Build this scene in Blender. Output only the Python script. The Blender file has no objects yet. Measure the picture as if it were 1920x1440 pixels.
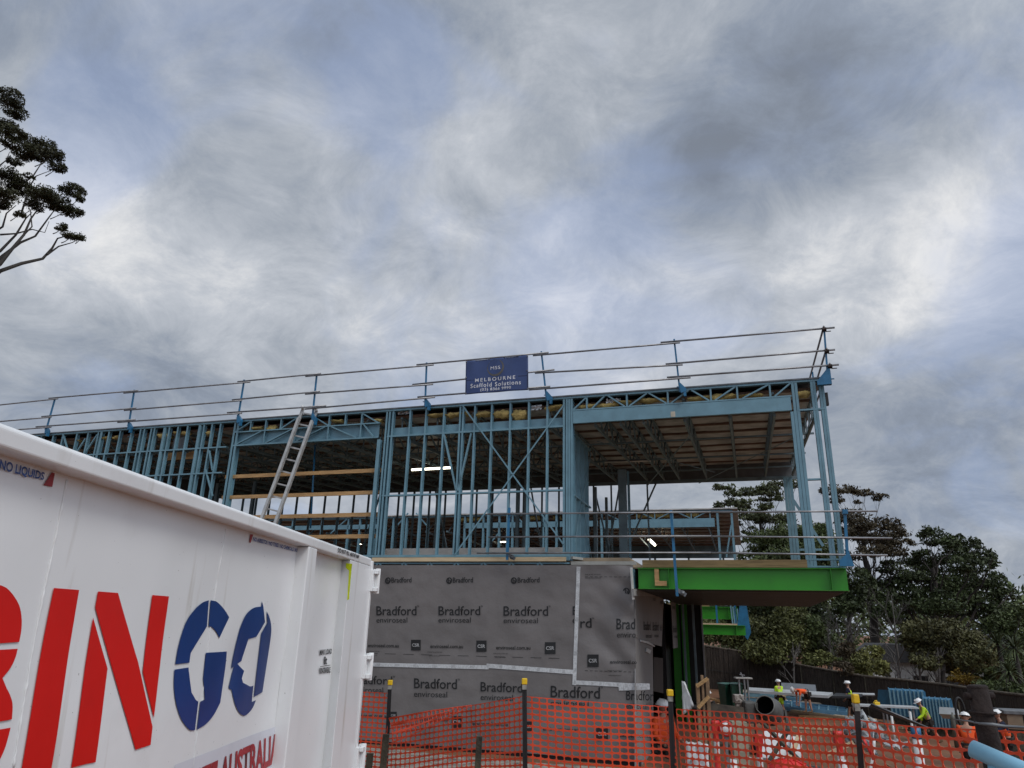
import bpy, bmesh, math, random
import numpy as np
from math import sin, cos, tan, radians, pi, atan2, sqrt, hypot
from mathutils import Vector, Matrix, noise
R_ = random.Random(7)
SC = bpy.context.scene
# ---------------------------------------------------------------- camera
FPX, PITCH, ROLL = 1331.0, radians(18.7), radians(1.5)
CAM = Vector((0, 0, 1.65))
_F = Vector((0, cos(PITCH), sin(PITCH))); _U0 = Vector((0, -sin(PITCH), cos(PITCH))); _R0 = Vector((1, 0, 0))
_R = _R0 * cos(ROLL) + _U0 * sin(ROLL); _U = _U0 * cos(ROLL) - _R0 * sin(ROLL)
cd = bpy.data.cameras.new('camera'); co = bpy.data.objects.new('camera', cd); SC.collection.objects.link(co)
cd.sensor_width = 36; cd.lens = 36 * FPX / 1920; cd.clip_start = 0.05; cd.clip_end = 5000
mw = Matrix((( _R.x, _U.x, -_F.x, CAM.x), (_R.y, _U.y, -_F.y, CAM.y), (_R.z, _U.z, -_F.z, CAM.z), (0, 0, 0, 1)))
co.matrix_world = mw; SC.camera = co
SC.render.resolution_x, SC.render.resolution_y = 1024, 768
def ray(px, py): return (_F * FPX + _R * (px - 960) + _U * (720 - py)) / FPX
def at(px, py, d):                      # world point on the sight line at horizontal distance d
    r = ray(px, py); return CAM + r * (d / hypot(r.x, r.y))
def mpp(P): return (P - CAM).dot(_F) / FPX
# ---------------------------------------------------------------- world
SUN_AZ, SUN_EL = radians(138), radians(48)      # azimuth clockwise from +Y
sdir = Vector((sin(SUN_AZ) * cos(SUN_EL), cos(SUN_AZ) * cos(SUN_EL), sin(SUN_EL)))
W = bpy.data.worlds.new('World'); SC.world = W; W.use_nodes = True
nt = W.node_tree; nt.nodes.clear(); N = nt.nodes.new; L = nt.links.new
def nd(t, **k):
    n = N(t)
    for a, b in k.items(): setattr(n, a, b)
    return n
def mth(op, a, b=None, clamp=False):
    n = nd('ShaderNodeMath', operation=op); n.use_clamp = clamp
    for i, x in enumerate((a, b)):
        if x is None: continue
        if isinstance(x, (int, float)): n.inputs[i].default_value = x
        else: L(x, n.inputs[i])
    return n.outputs[0]
tc = nd('ShaderNodeTexCoord'); D = tc.outputs['Generated']
nrm = nd('ShaderNodeVectorMath', operation='NORMALIZE'); L(D, nrm.inputs[0]); D = nrm.outputs[0]
sp = nd('ShaderNodeSeparateXYZ'); L(D, sp.inputs[0])
den = mth('ADD', mth('MAXIMUM', sp.outputs[2], 0.0), 0.42)
cx = mth('DIVIDE', sp.outputs[0], den); cy = mth('DIVIDE', sp.outputs[1], den)
cmb = nd('ShaderNodeCombineXYZ'); L(cx, cmb.inputs[0]); L(cy, cmb.inputs[1])
def nz(scale, detail, rough, dist, off):
    mp = nd('ShaderNodeMapping'); mp.inputs['Location'].default_value = off; L(cmb.outputs[0], mp.inputs[0])
    n = nd('ShaderNodeTexNoise'); n.inputs['Scale'].default_value = scale; n.inputs['Detail'].default_value = detail
    n.inputs['Roughness'].default_value = rough; n.inputs['Distortion'].default_value = dist; L(mp.outputs[0], n.inputs[0])
    return n.outputs[0]
n1 = nz(2.1, 12, .58, .35, (3.1, 1.7, 0)); n2 = nz(6.5, 13, .68, .5, (7.3, 2.2, 0)); n3 = nz(.7, 4, .5, .2, (1.3, 9.2, 2)); n4 = nz(1.9, 7, .55, .5, (11, 4, 5))
val = mth('ADD', mth('MULTIPLY', n1, .42), mth('MULTIPLY', n2, .62)); n5 = nz(15, 10, .66, .6, (2, 5, 1)); val = mth('ADD', val, mth('MULTIPLY', n5, .15))
val = mth('ADD', val, -0.60)             # about zero mean
SKYV = ((60, (.55,.60,.60,.55,.63,.67,.63,.63,.66)), (180, (.62,.67,.67,.68,.73,.62,.58,.61,.66)), (300, (.73,.60,.62,.71,.70,.60,.59,.64,.68)),
        (420, (.79,.70,.66,.66,.61,.60,.65,.75,.75)), (540, (.72,.73,.70,.72,.77,.80,.77,.80,.74)), (660, (.59,.63,.68,.70,.72,.70,.66,.62,.60)), (800, (.60,.62,.64,.66,.66,.64,.62,.60,.62)))
blobs = [(80 + 220 * i + (50 if k % 2 else 0), y, 150, (v - .655) * .92) for k, (y, row) in enumerate(SKYV) for i, v in enumerate(row) if abs(v - .655) > .012]
blobs += [(1060,430,50,.06),(1100,540,60,.05),(780,175,60,-.05),(600,200,70,.06),(300,130,60,.06),(1480,480,60,.05)]
def lobe(px, py, r, amp):
    d0 = ray(px, py).normalized(); e = (ray(px + r, py) + ray(px, py + r) - ray(px, py)).normalized()
    ca = max(-1, min(1, d0.dot(e))) ; c2 = cos(math.acos(ca) * .78)
    dt = nd('ShaderNodeVectorMath', operation='DOT_PRODUCT'); L(D, dt.inputs[0]); dt.inputs[1].default_value = d0
    mr = nd('ShaderNodeMapRange', interpolation_type='SMOOTHSTEP'); L(dt.outputs['Value'], mr.inputs[0])
    mr.inputs[1].default_value = 1 - (1 - c2) * 2.3; mr.inputs[2].default_value = 1.0; mr.inputs[3].default_value = 0; mr.inputs[4].default_value = amp
    return mr.outputs[0]
for b in blobs:
    if b[3]: val = mth('ADD', val, lobe(*b))
vv = mth('ADD', mth('MULTIPLY', val, .92), .52, True)
cr = nd('ShaderNodeValToRGB'); L(vv, cr.inputs[0]); el = cr.color_ramp.elements
el[0].position = .26; el[0].color = (.19, .218, .268, 1); el[1].position = .82; el[1].color = (.74, .745, .755, 1)
for p_, c_ in ((.40, (.25, .29, .36, 1)), (.52, (.345, .38, .435, 1)), (.66, (.485, .515, .565, 1))):
    e_ = el.new(p_); e_.color = c_
sky = nd('ShaderNodeTexSky', sky_type='NISHITA'); sky.sun_disc = False; sky.sun_elevation = SUN_EL; sky.sun_rotation = SUN_AZ
# cloud colour is scaled up because the background strength is the low one that suits the physical sky
sc1 = nd('ShaderNodeVectorMath', operation='SCALE'); L(cr.outputs[0], sc1.inputs[0]); sc1.inputs['Scale'].default_value = 8.9
# gaps between clouds where the blue sky shows faintly
gap = nd('ShaderNodeMapRange', interpolation_type='SMOOTHSTEP'); gap.inputs[1].default_value = .50; gap.inputs[2].default_value = .66; gap.inputs[3].default_value = 0; gap.inputs[4].default_value = .38
gv = n4
for b in ((780,160,110,.10),(880,100,110,.08),(200,250,110,.10),(1290,330,160,.05),(1080,60,80,.07),(1150,370,100,.08)): gv = mth('ADD', gv, lobe(*b))
L(gv, gap.inputs[0])
skc = nd('ShaderNodeMix', data_type='RGBA', blend_type='MULTIPLY'); skc.inputs[0].default_value = 1; L(sky.outputs[0], skc.inputs[6]); skc.inputs[7].default_value = (1.25, 1.25, 1.3, 1)
blu = nd('ShaderNodeMix', data_type='RGBA', blend_type='MIX'); blu.inputs[0].default_value = .8; L(skc.outputs[2], blu.inputs[6]); blu.inputs[7].default_value = (2.9, 3.75, 6.0, 1)
mx = nd('ShaderNodeMix', data_type='RGBA'); L(gap.outputs[0], mx.inputs[0]); L(sc1.outputs[0], mx.inputs[6]); L(blu.outputs[2], mx.inputs[7])
# sky brightened round the sun direction behind the photographer, added to light the scene
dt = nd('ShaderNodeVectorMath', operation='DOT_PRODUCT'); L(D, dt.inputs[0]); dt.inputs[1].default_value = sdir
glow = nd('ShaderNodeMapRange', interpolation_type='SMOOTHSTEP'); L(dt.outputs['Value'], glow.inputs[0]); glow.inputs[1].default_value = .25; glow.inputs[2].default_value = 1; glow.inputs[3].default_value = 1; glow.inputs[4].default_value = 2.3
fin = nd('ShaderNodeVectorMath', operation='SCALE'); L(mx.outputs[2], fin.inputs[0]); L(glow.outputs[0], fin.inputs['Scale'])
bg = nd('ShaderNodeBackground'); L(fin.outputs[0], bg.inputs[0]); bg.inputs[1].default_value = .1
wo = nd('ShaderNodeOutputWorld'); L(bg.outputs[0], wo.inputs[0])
W.cycles.sampling_method = 'MANUAL'; W.cycles.sample_map_resolution = 512
# ---------------------------------------------------------------- sun behind thin cloud
sl = bpy.data.lights.new('sun', 'SUN'); sl.energy = 1.05; sl.angle = radians(22); sl.color = (1, .96, .9)
so = bpy.data.objects.new('sun', sl); SC.collection.objects.link(so); so.rotation_euler = (-sdir).to_track_quat('-Z', 'Y').to_euler()
SC.view_settings.view_transform = 'Standard'; SC.view_settings.look = 'None'; SC.view_settings.gamma = 1; SC.view_settings.exposure = 0.28
SC.cycles.max_bounces = 6; SC.cycles.diffuse_bounces = 3; SC.cycles.glossy_bounces = 3; SC.cycles.transparent_max_bounces = 8

# ---------------------------------------------------------------- materials
MATS = {}
def M(name, rgb, rough=.7, metal=0., var=.12, scale=4., bump=0., bscale=None, stretch=None, tint=None, emit=None, spec=.5, dirt=0., island=0., trans=0., detail=5, speck=0.):
    if name in MATS: return MATS[name]
    m = bpy.data.materials.new(name); m.use_nodes = True; t = m.node_tree; b = t.nodes['Principled BSDF']
    def n(ty): return t.nodes.new(ty)
    tc = n('ShaderNodeTexCoord'); src = tc.outputs['Object']
    if stretch:
        mp = n('ShaderNodeMapping'); mp.inputs['Scale'].default_value = stretch; t.links.new(src, mp.inputs[0]); src = mp.outputs[0]
    nz = n('ShaderNodeTexNoise'); nz.inputs['Scale'].default_value = scale; nz.inputs['Detail'].default_value = detail; t.links.new(src, nz.inputs[0])
    r = n('ShaderNodeValToRGB'); t.links.new(nz.outputs[0], r.inputs[0])
    c2 = tint or tuple(c * (1 - 2.2 * var) for c in rgb); e = r.color_ramp.elements
    e[0].position = .32; e[0].color = (*c2, 1); e[1].position = .62; e[1].color = (*rgb, 1)
    col = r.outputs[0]
    if island:
        g = n('ShaderNodeNewGeometry'); mr = n('ShaderNodeMapRange'); t.links.new(g.outputs['Random Per Island'], mr.inputs[0])
        mr.inputs[3].default_value = 1 - island; mr.inputs[4].default_value = 1 + island
        v = n('ShaderNodeVectorMath'); v.operation = 'SCALE'; t.links.new(col, v.inputs[0]); t.links.new(mr.outputs[0], v.inputs['Scale']); col = v.outputs[0]
    if dirt:
        n2 = n('ShaderNodeTexNoise'); n2.inputs['Scale'].default_value = scale * 3.1; n2.inputs['Detail'].default_value = 8; n2.inputs['Roughness'].default_value = .65; t.links.new(src, n2.inputs[0])
        mr = n('ShaderNodeMapRange'); t.links.new(n2.outputs[0], mr.inputs[0]); mr.inputs[1].default_value = .56; mr.inputs[2].default_value = .75; mr.inputs[3].default_value = 0; mr.inputs[4].default_value = dirt
        mxx = n('ShaderNodeMix'); mxx.data_type = 'RGBA'; t.links.new(mr.outputs[0], mxx.inputs[0]); t.links.new(col, mxx.inputs[6]); mxx.inputs[7].default_value = (rgb[0] * .45 + .02, rgb[1] * .4 + .015, rgb[2] * .35 + .01, 1); col = mxx.outputs[2]
    if speck:
        for sc_, lo, hi, st_, cc in ((75, .735, .76, (1, 1, 1), (.10, .075, .06)), (5, .62, .80, (2.2, 2.2, .22), (.42, .38, .32))):
            mp = n('ShaderNodeMapping'); mp.inputs['Scale'].default_value = st_; t.links.new(src, mp.inputs[0]); n2 = n('ShaderNodeTexNoise'); n2.inputs['Scale'].default_value = sc_; n2.inputs['Detail'].default_value = 3 if sc_ > 20 else 9; t.links.new(mp.outputs[0], n2.inputs[0])
            mr = n('ShaderNodeMapRange'); t.links.new(n2.outputs[0], mr.inputs[0]); mr.inputs[1].default_value = lo; mr.inputs[2].default_value = hi; mr.inputs[4].default_value = speck
            mxx = n('ShaderNodeMix'); mxx.data_type = 'RGBA'; t.links.new(mr.outputs[0], mxx.inputs[0]); t.links.new(col, mxx.inputs[6]); mxx.inputs[7].default_value = (*cc, 1); col = mxx.outputs[2]
    t.links.new(col, b.inputs['Base Color'])
    b.inputs['Roughness'].default_value = rough; b.inputs['Metallic'].default_value = metal; b.inputs['Specular IOR Level'].default_value = spec
    if bump:
        nb = n('ShaderNodeTexNoise'); nb.inputs['Scale'].default_value = bscale or scale * 4; nb.inputs['Detail'].default_value = 6; t.links.new(src, nb.inputs[0])
        bp = n('ShaderNodeBump'); bp.inputs['Strength'].default_value = bump; bp.inputs['Distance'].default_value = .03; t.links.new(nb.outputs[0], bp.inputs['Height']); t.links.new(bp.outputs[0], b.inputs['Normal'])
    if emit: b.inputs['Emission Color'].default_value = (*emit[:3], 1); b.inputs['Emission Strength'].default_value = emit[3]
    if trans: b.inputs['Transmission Weight'].default_value = trans
    MATS[name] = m; return m
STEEL = M('blue_coated_steel', (.155, .295, .365), .45, .0, .10, 3, dirt=.25)
STEELD = M('blue_truss_steel', (.17, .24, .27), .5, .0, .15, 3)
POST = M('blue_powder_coat', (.02, .15, .30), .4, 0, .15, 6, dirt=.4)
GALV = M('galvanised_tube', (.30, .30, .31), .38, .55, .18, 5, dirt=.5)
TIM = M('raw_pine', (.50, .30, .13), .75, 0, .16, 3, bump=.2, stretch=(1, 9, 9))
TIMP = M('pale_pine', (.62, .48, .30), .75, 0, .1, 3, stretch=(1, 9, 9))
TIMT = M('treated_pine', (.27, .19, .085), .8, 0, .18, 2, bump=.2, stretch=(1, 9, 12))
GREEN = M('green_painted_steel', (.032, .26, .014), .42, 0, .06, 2, dirt=.25)
BLACK = M('black_parts_and_shade', (.012, .012, .014), .6, 0, .2, 3)  # black of real parts; also stands for interior shade and the slab gap
FOIL = M('roof_foil_underside', (.56, .545, .52), .5, 0, .22, 2.5, bump=.5, bscale=9, dirt=.4)
BATT = M('roof_batten_red', (.20, .125, .09), .7, 0, .15, 3)
INSUL = M('glasswool_yellow', (.56, .42, .15), .95, 0, .25, 7, bump=1., bscale=25)
WRAP = M('grey_wall_wrap', (.178, .162, .157), .5, 0, .10, 1.1, bump=.8, bscale=2.6, dirt=.10)
INK = M('black_print', (.012, .012, .013), .6)
INKG = M('grey_print', (.19, .18, .18), .6)
TAPE = M('white_joint_tape', (.60, .61, .62), .5, 0, .12, 30)
CONC = M('pale_concrete', (.44, .42, .39), .85, 0, .15, 1.5, bump=.4, dirt=.5)
WHITE = M('white_gloss_paint', (.79, .805, .81), .32, 0, .035, 1.3, bump=.05, bscale=3.0, dirt=.14, speck=.6)
RED = M('red_gloss_paint', (.66, .010, .008), .30, 0, .05, 3, bump=.03, bscale=5, dirt=.10)
BLUE = M('navy_gloss_paint', (.006, .042, .19), .33, 0, .1, 3, bump=.03, bscale=5, dirt=.08)
ORMESH = M('orange_barrier_plastic', (.78, .075, .020), .45, 0, .12, 3)
YEL = M('yellow_cap_plastic', (.78, .50, .01), .45, 0, .1, 10, dirt=.3)
BLKST = M('black_star_picket', (.012, .012, .013), .45, 0, .2, 8)
RUST = M('dark_rusty_steel', (.018, .009, .007), .9, 0, .25, 9, bump=.5, dirt=.4)
GREY = M('grey_steel', (.16, .17, .18), .5, .3, .2, 4, dirt=.4)
PLAS = M('white_plastic', (.62, .62, .61), .4, 0, .06, 4, dirt=.15)
DGREEN = M('dark_green_bin_plastic', (.010, .075, .045), .45, 0, .1, 4)
HIYEL = M('hi_vis_yellow_cloth', (.55, .82, .03), .8, 0, .1, 8)
HIOR = M('hi_vis_orange_cloth', (.95, .11, .015), .8, 0, .1, 8)
NAVY = M('navy_cloth', (.012, .018, .05), .85, 0, .2, 8)
DARKCL = M('dark_work_cloth', (.03, .025, .022), .9, 0, .3, 8)
SKIN = M('skin', (.42, .22, .15), .55, 0, .08, 20)
HAT = M('white_hard_hat', (.85, .85, .84), .25, 0, .03, 4)
# ---------------------------------------------------------------- mesh helper
class MB:
    def __init__(s): s.v = []; s.f = []; s.m = []; s.sm = []
    def add(s, vs, fs, mi=0, smooth=False):
        o = len(s.v); s.v += [tuple(v) for v in vs]; s.f += [tuple(o + i for i in f) for f in fs]; s.m += [mi] * len(fs); s.sm += [smooth] * len(fs); return s
    def box(s, a, b, mi=0):
        x0, y0, z0 = a; x1, y1, z1 = b
        vs = [(x0,y0,z0),(x1,y0,z0),(x1,y1,z0),(x0,y1,z0),(x0,y0,z1),(x1,y0,z1),(x1,y1,z1),(x0,y1,z1)]
        return s.add(vs, [(3,2,1,0),(4,5,6,7),(0,1,5,4),(1,2,6,5),(2,3,7,6),(3,0,4,7)], mi)
    def bar(s, p, q, w, h, up=(0, 0, 1), mi=0):
        p = Vector(p); q = Vector(q); d = (q - p).normalized(); up = Vector(up)
        if abs(d.dot(up)) > .98: up = Vector((0, 1, 0))
        r = d.cross(up).normalized() * w / 2; u = r.normalized().cross(d) * h / 2
        vs = [p - r - u, p + r - u, p + r + u, p - r + u, q - r - u, q + r - u, q + r + u, q - r + u]
        return s.add(vs, [(3,2,1,0),(4,5,6,7),(0,1,5,4),(1,2,6,5),(2,3,7,6),(3,0,4,7)], mi)
    def path(s, pts, rs, n=8, mi=0, cap=True):
        pts = [Vector(p) for p in pts]
        if isinstance(rs, (int, float)): rs = [rs] * len(pts)
        vs = []; up = None
        for i, p in enumerate(pts):
            d = (pts[min(i + 1, len(pts) - 1)] - pts[max(i - 1, 0)]).normalized()
            if up is None: up = Vector((0, 0, 1)) if abs(d.z) < .9 else Vector((1, 0, 0))
            a = d.cross(up).normalized(); up = a.cross(d).normalized()
            for k in range(n): th = 2 * pi * k / n; vs.append(p + (a * cos(th) + up * sin(th)) * rs[i])
        fs = [(i * n + k, i * n + (k + 1) % n, (i + 1) * n + (k + 1) % n, (i + 1) * n + k) for i in range(len(pts) - 1) for k in range(n)]
        if cap: fs += [tuple(range(n))[::-1], tuple((len(pts) - 1) * n + k for k in range(n))]
        return s.add(vs, fs, mi, n > 4)
    def lathe(s, prof, c=(0, 0, 0), axis=(0, 0, 1), n=20, mi=0):
        ax = Vector(axis).normalized(); a = ax.orthogonal().normalized(); b = ax.cross(a); c = Vector(c)
        vs = [c + ax * h + (a * cos(2*pi*k/n) + b * sin(2*pi*k/n)) * r for r, h in prof for k in range(n)]
        fs = [(i*n+k, i*n+(k+1)%n, (i+1)*n+(k+1)%n, (i+1)*n+k) for i in range(len(prof)-1) for k in range(n)]
        return s.add(vs, fs, mi, True)
    def prism(s, poly, fn, t0, t1, mi=0):         # poly in 2-D, fn(a,b,t)->point
        n = len(poly); vs = [fn(a, b, t0) for a, b in poly] + [fn(a, b, t1) for a, b in poly]
        return s.add(vs, [tuple(range(n))[::-1], tuple(range(n, 2*n))] + [(i, (i+1)%n, n+(i+1)%n, n+i) for i in range(n)], mi)
    def grid(s, fn, nu, nv, mi=0, smooth=True):
        vs = [fn(i / nu, j / nv) for j in range(nv + 1) for i in range(nu + 1)]
        return s.add(vs, [(j*(nu+1)+i, j*(nu+1)+i+1, (j+1)*(nu+1)+i+1, (j+1)*(nu+1)+i) for j in range(nv) for i in range(nu)], mi, smooth)
    def build(s, name, mat, parent=None):
        me = bpy.data.meshes.new(name); me.from_pydata(s.v, [], s.f)
        for m in (mat if isinstance(mat, (list, tuple)) else [mat]): me.materials.append(m)
        me.polygons.foreach_set('material_index', s.m); me.polygons.foreach_set('use_smooth', s.sm); me.update()
        o = bpy.data.objects.new(name, me); SC.collection.objects.link(o)
        if parent is not None: o.parent = parent
        return o
def bevel(o, w=.006, seg=2):
    m = o.modifiers.new('bevel', 'BEVEL'); m.width = w; m.segments = seg; m.limit_method = 'ANGLE'; return o
def tag(o, label=None, cat=None, group=None, kind=None):
    if label: o['label'] = label
    if cat: o['category'] = cat
    if group: o['group'] = group
    if kind: o['kind'] = kind
    return o
def empty(name, loc=(0, 0, 0), rz=0, label=None, cat=None, group=None, kind=None):
    o = bpy.data.objects.new(name, None); SC.collection.objects.link(o); o.location = loc; o.rotation_euler = (0, 0, rz); o.empty_display_size = .2
    return tag(o, label, cat, group, kind)
def copy_tree(o, parent=None):
    c = o.copy(); SC.collection.objects.link(c); c.parent = parent
    for ch in list(o.children): copy_tree(ch, c)
    return c
# ---------------------------------------------------------------- frames
class Frame:                           # local x = right, y = depth, z = up, turned by az clockwise
    def __init__(s, ox, oy, az): s.o = Vector((ox, oy, 0)); s.az = az; s.y = Vector((sin(az), cos(az), 0)); s.x = Vector((cos(az), -sin(az), 0))
    def loc(s, P): d = P - s.o; return Vector((d.dot(s.x), d.dot(s.y), P.z))
    def world(s, u, w, z): return s.o + s.x * u + s.y * w + Vector((0, 0, z))
    def W(s, px, py, w=0.):             # hit on plane depth = w
        r = ray(px, py); c = s.loc(CAM); k = (w - c.y) / r.dot(s.y); return s.loc(CAM + r * k)
    def X(s, px, py, u=0.):             # hit on plane right = u
        r = ray(px, py); c = s.loc(CAM); k = (u - c.x) / r.dot(s.x); return s.loc(CAM + r * k)
    def root(s, name, **k): return empty(name, s.o, -s.az, **k)
_w = ray(1410, 1182); AZ = atan2(_w.x, _w.y); _d = ray(1060, 1060); _k = 15 / hypot(_d.x, _d.y)
FB = Frame(_d.x * _k, _d.y * _k, AZ)   # building frame: origin on the facade line, z = world z
def bil(q, s, t): return q[0] * (1 - s) * (1 - t) + q[1] * s * (1 - t) + q[2] * s * t + q[3] * (1 - s) * t
def text_obj(txt, quad, parent, mat, name='lettering', off=0., sp=1., fn=None, italic=0.):
    """quad: TL, TR, BR, BL as local vectors; letters are stretched into it"""
    c = bpy.data.curves.new('t', 'FONT'); c.body = txt; c.resolution_u = 3; c.offset = off; c.space_character = sp; c.shear = italic
    o = bpy.data.objects.new('t', c); SC.collection.objects.link(o); dg = bpy.context.evaluated_depsgraph_get()
    me = bpy.data.meshes.new_from_object(o.evaluated_get(dg)); bpy.data.objects.remove(o)
    xs = [v.co.x for v in me.vertices]; ys = [v.co.y for v in me.vertices]; x0, x1, y0, y1 = min(xs), max(xs), min(ys), max(ys)
    for v in me.vertices:
        p = bil(quad, (v.co.x - x0) / (x1 - x0), 1 - (v.co.y - y0) / (y1 - y0)); v.co = fn(p) if fn else p
    me.materials.clear(); me.materials.append(mat)
    ob = bpy.data.objects.new(name, me); SC.collection.objects.link(ob); ob.parent = parent; return ob
# ---------------------------------------------------------------- ground
def ss(a, b, x): t = max(0, min(1, (x - a) / (b - a))); return t * t * (3 - 2 * t)
def interp(x, pts):
    if x <= pts[0][0]: return pts[0][1]
    for (a, b), (c, d) in zip(pts, pts[1:]):
        if x <= c: return b + (d - b) * (x - a) / (c - a)
    return pts[-1][1]
def gz(x, y):
    q = FB.loc(Vector((x, y, 0)))
    l = interp(q.y, ((-10, 0), (-7, -.2), (-1.5, -.72), (9, -.75), (13, -2.2), (20, -2.5)))
    r = interp(q.y, ((-11, 0), (-8, -.35), (-4, -1.0), (0, -1.5), (5, -1.9), (12, -2.3), (20, -2.5)))
    z = l + (r - l) * ss(1.0, 3.6, q.x)
    z += .75 * ss(39.5, 47, y) * ss(0, 8, x)
    z += .10 * noise.noise(Vector((x * .35, y * .35, 0))) * ss(2, 8, y) + .03 * noise.noise(Vector((x * 1.7, y * 1.7, 3))) * ss(4, 8, y)
    if q.x < 2.5 and q.y > -1.5 and q.y < 9.6: z = min(z, -.75)
    return z
def gp(px, d, dz=0, py=1330):
    P = at(px, py, d); return Vector((P.x, P.y, gz(P.x, P.y) + dz))
def dg(px, py):                         # horizontal distance at which the sight line meets the ground
    d = 6.
    while d < 60:
        P = at(px, py, d)
        if P.z <= gz(P.x, P.y): break
        d += .1
    return d
def hit(px, py, dz=0.): P = at(px, py, dg(px, py)); return Vector((P.x, P.y, gz(P.x, P.y) + dz))
EARTH = M('red_brown_earth', (.20, .090, .042), .95, 0, .22, .6, bump=.9, bscale=7, dirt=.6)
xs = sorted(set([round(v, 2) for v in list(np.arange(-30, 45, .5)) + [-900, -400, -200, -120, -80, -60, -45, -37, 52, 60, 75, 90, 120, 200, 400, 900]]))
ys = sorted(set([round(v, 2) for v in list(np.arange(-6, 50, .5)) + [-200, -80, -40, -20, -12, 55, 62, 75, 90, 120, 180, 300, 600, 1200]]))
g = MB(); nx = len(xs)
g.add([(x, y, gz(x, y)) for y in ys for x in xs], [(j*nx+i, j*nx+i+1, (j+1)*nx+i+1, (j+1)*nx+i) for j in range(len(ys)-1) for i in range(nx-1)], 0, True)
tag(g.build('ground', EARTH), 'red brown bare earth of the building site', kind='structure')
GRAV = M('pale_gravel', (.36, .33, .28), .95, 0, .3, 6, bump=1, bscale=40, dirt=.5)
def sheet(name, label, x0, x1, y0, y1, mat, n=24, lift=.02, fr=FB, edge=.3):
    s = MB()
    def fn(a, b):
        e = 1.0 + edge * .2 * noise.noise(Vector((a * 7, b * 7, x0)))
        u = (x0 + x1) / 2 + (a - .5) * (x1 - x0) * e; w = (y0 + y1) / 2 + (b - .5) * (y1 - y0) * e
        P = fr.world(u, w, 0); return (P.x, P.y, gz(P.x, P.y) + lift)
    return tag(s.grid(fn, n, n).build(name, mat), label, kind='structure')
sheet('gravel_path', 'pale gravel and crushed rock in front of the wrapped wall', -8, 1.6, -7.2, -.75, GRAV, lift=.05)
sheet('gravel_patch', 'grey gravel beyond the orange mesh fence', 1.8, 9, -7.5, -2.6, M('grey_gravel', (.17,.105,.065), .95, 0, .35, 9, bump=1, bscale=45, dirt=.5), lift=.05)
# ---------------------------------------------------------------- unfinished building
BR = FB.root('unfinished_building', label='two storey building frame of blue steel studs above a grey wrapped ground floor', cat='building')
w1 = lambda px, py, w=0.: FB.W(px, py, w)
def csec(mb, p, q, face=.041, dep=.09, side=1):
    """C-section member in the facade plane: p,q = (u,z), front flange towards -y"""
    (u0, z0), (u1, z1) = p, q; L_ = hypot(u1 - u0, z1 - z0); du, dz = (u1 - u0) / L_, (z1 - z0) / L_; nx_, nz_ = -dz, du
    h = face / 2; t = .004
    def pr(a0, a1, y0, y1):
        vs = [(u + nx_ * a, y, z + nz_ * a) for (u, z) in ((u0, z0), (u1, z1)) for (a, y) in ((a0, y0), (a1, y0), (a1, y1), (a0, y1))]
        mb.add(vs, [(0,1,2,3),(7,6,5,4),(0,4,5,1),(1,5,6,2),(2,6,7,3),(3,7,4,0)])
    pr(-h, h, 0, t); pr(-h, h, dep - t, dep)                 # flanges
    if side > 0: pr(h - t, h, t, dep - t)
    else: pr(-h, -h + t, t, dep - t)
    return mb
def member(name, p, q, w=0., face=.041, dep=.09, side=1, mat=STEEL, parent=None):
    mb = MB(); csec(mb, p, q, face, dep, side); mb.v = [(x, y + w, z) for x, y, z in mb.v]; return mb.build(name, mat, parent or BR)
UL, UR, DEP = -19.5, 5.24, 9.0
ZT, ZH, ZM, ZB = 6.42, 5.78, 4.375, 3.02       # roof plate, header plate, nogging, bottom plate
A0 = w1(703, 1040).x; A1 = w1(714, 930).x; U2L = w1(433, 820).x; U4 = w1(1490, 800).x
# plates of the front wall (butted at the columns)
member('top_plate', (UL, ZT), (UR, ZT), -.004, .041, .10)
for a, b in ((-4.33, -.05),): member('header_plate', (a, ZH), (b, ZH), -.002, .04, .09)
member('nogging', (-4.33, ZM), (-.05, ZM), -.003, .035, .088)
member('nogging', (UL, ZM + .72), (U2L - .1, ZM + .72), -.003, .035, .088)
member('header_plate', (UL, ZH - .02), (U2L - .1, ZH - .02), -.003, .035, .088)
member('bottom_plate', (-4.5, ZB), (.09, ZB), -.004, .05, .10)
member('bottom_plate', (UL, ZB), (-4.5, ZB), -.004, .05, .10)
def studs(pxs, yref, z0, z1, w=0., side=1, face=.041):
    for k, px in enumerate(pxs): u = w1(px, yref, w).x; member('stud', (u, z0), (u, z1), w, face, .09, side)
# middle bay: px at y = 868
mid = [700 + v / 4.644 for v in (290, 430, 590, 735, 762, 865, 1015, 1180, 1345, 1510)]
studs(mid, 868, ZB + .03, ZT - .03)
for px in (718, 723.5, 730): u = w1(px, 868).x; member('stud', (u, ZB + .03), (u, ZT - .03), 0, .045, .09)
for u in (-4.53,): member('column', (u, ZB + .03), (u, 5.72), 0, .09, .09)
for u in (-.035, .03, .085, .14): member('column_stud', (u, ZB - .1), (u, ZT - .03), .001, .047, .15)
def zz(px, py): p = w1(px, py); return (p.x, p.z)
# the light blue band behind the studs under the roof (middle bay)
for a, b in ((-4.33, -.05),):
    m = MB(); m.box((a, .095, ZH + .02), (b, .11, ZH + .22)); m.build('header_beam', STEEL, BR)
for a, b in (((832, 814), (855, 920)), ((883, 812), (858, 920)), ((868, 761), (1057, 1021)), ((1057, 760), (853, 1040))):
    m = MB(); p, q = zz(*a), zz(*b); m.bar((p[0], -.012, p[1]), (q[0], -.012, q[1]), .03, .012, (0, 1, 0)) if a[0] in (868, 1057) else csec(m, p, q, .035, .05)
    m.build('diagonal_brace', STEEL, BR)
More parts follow.
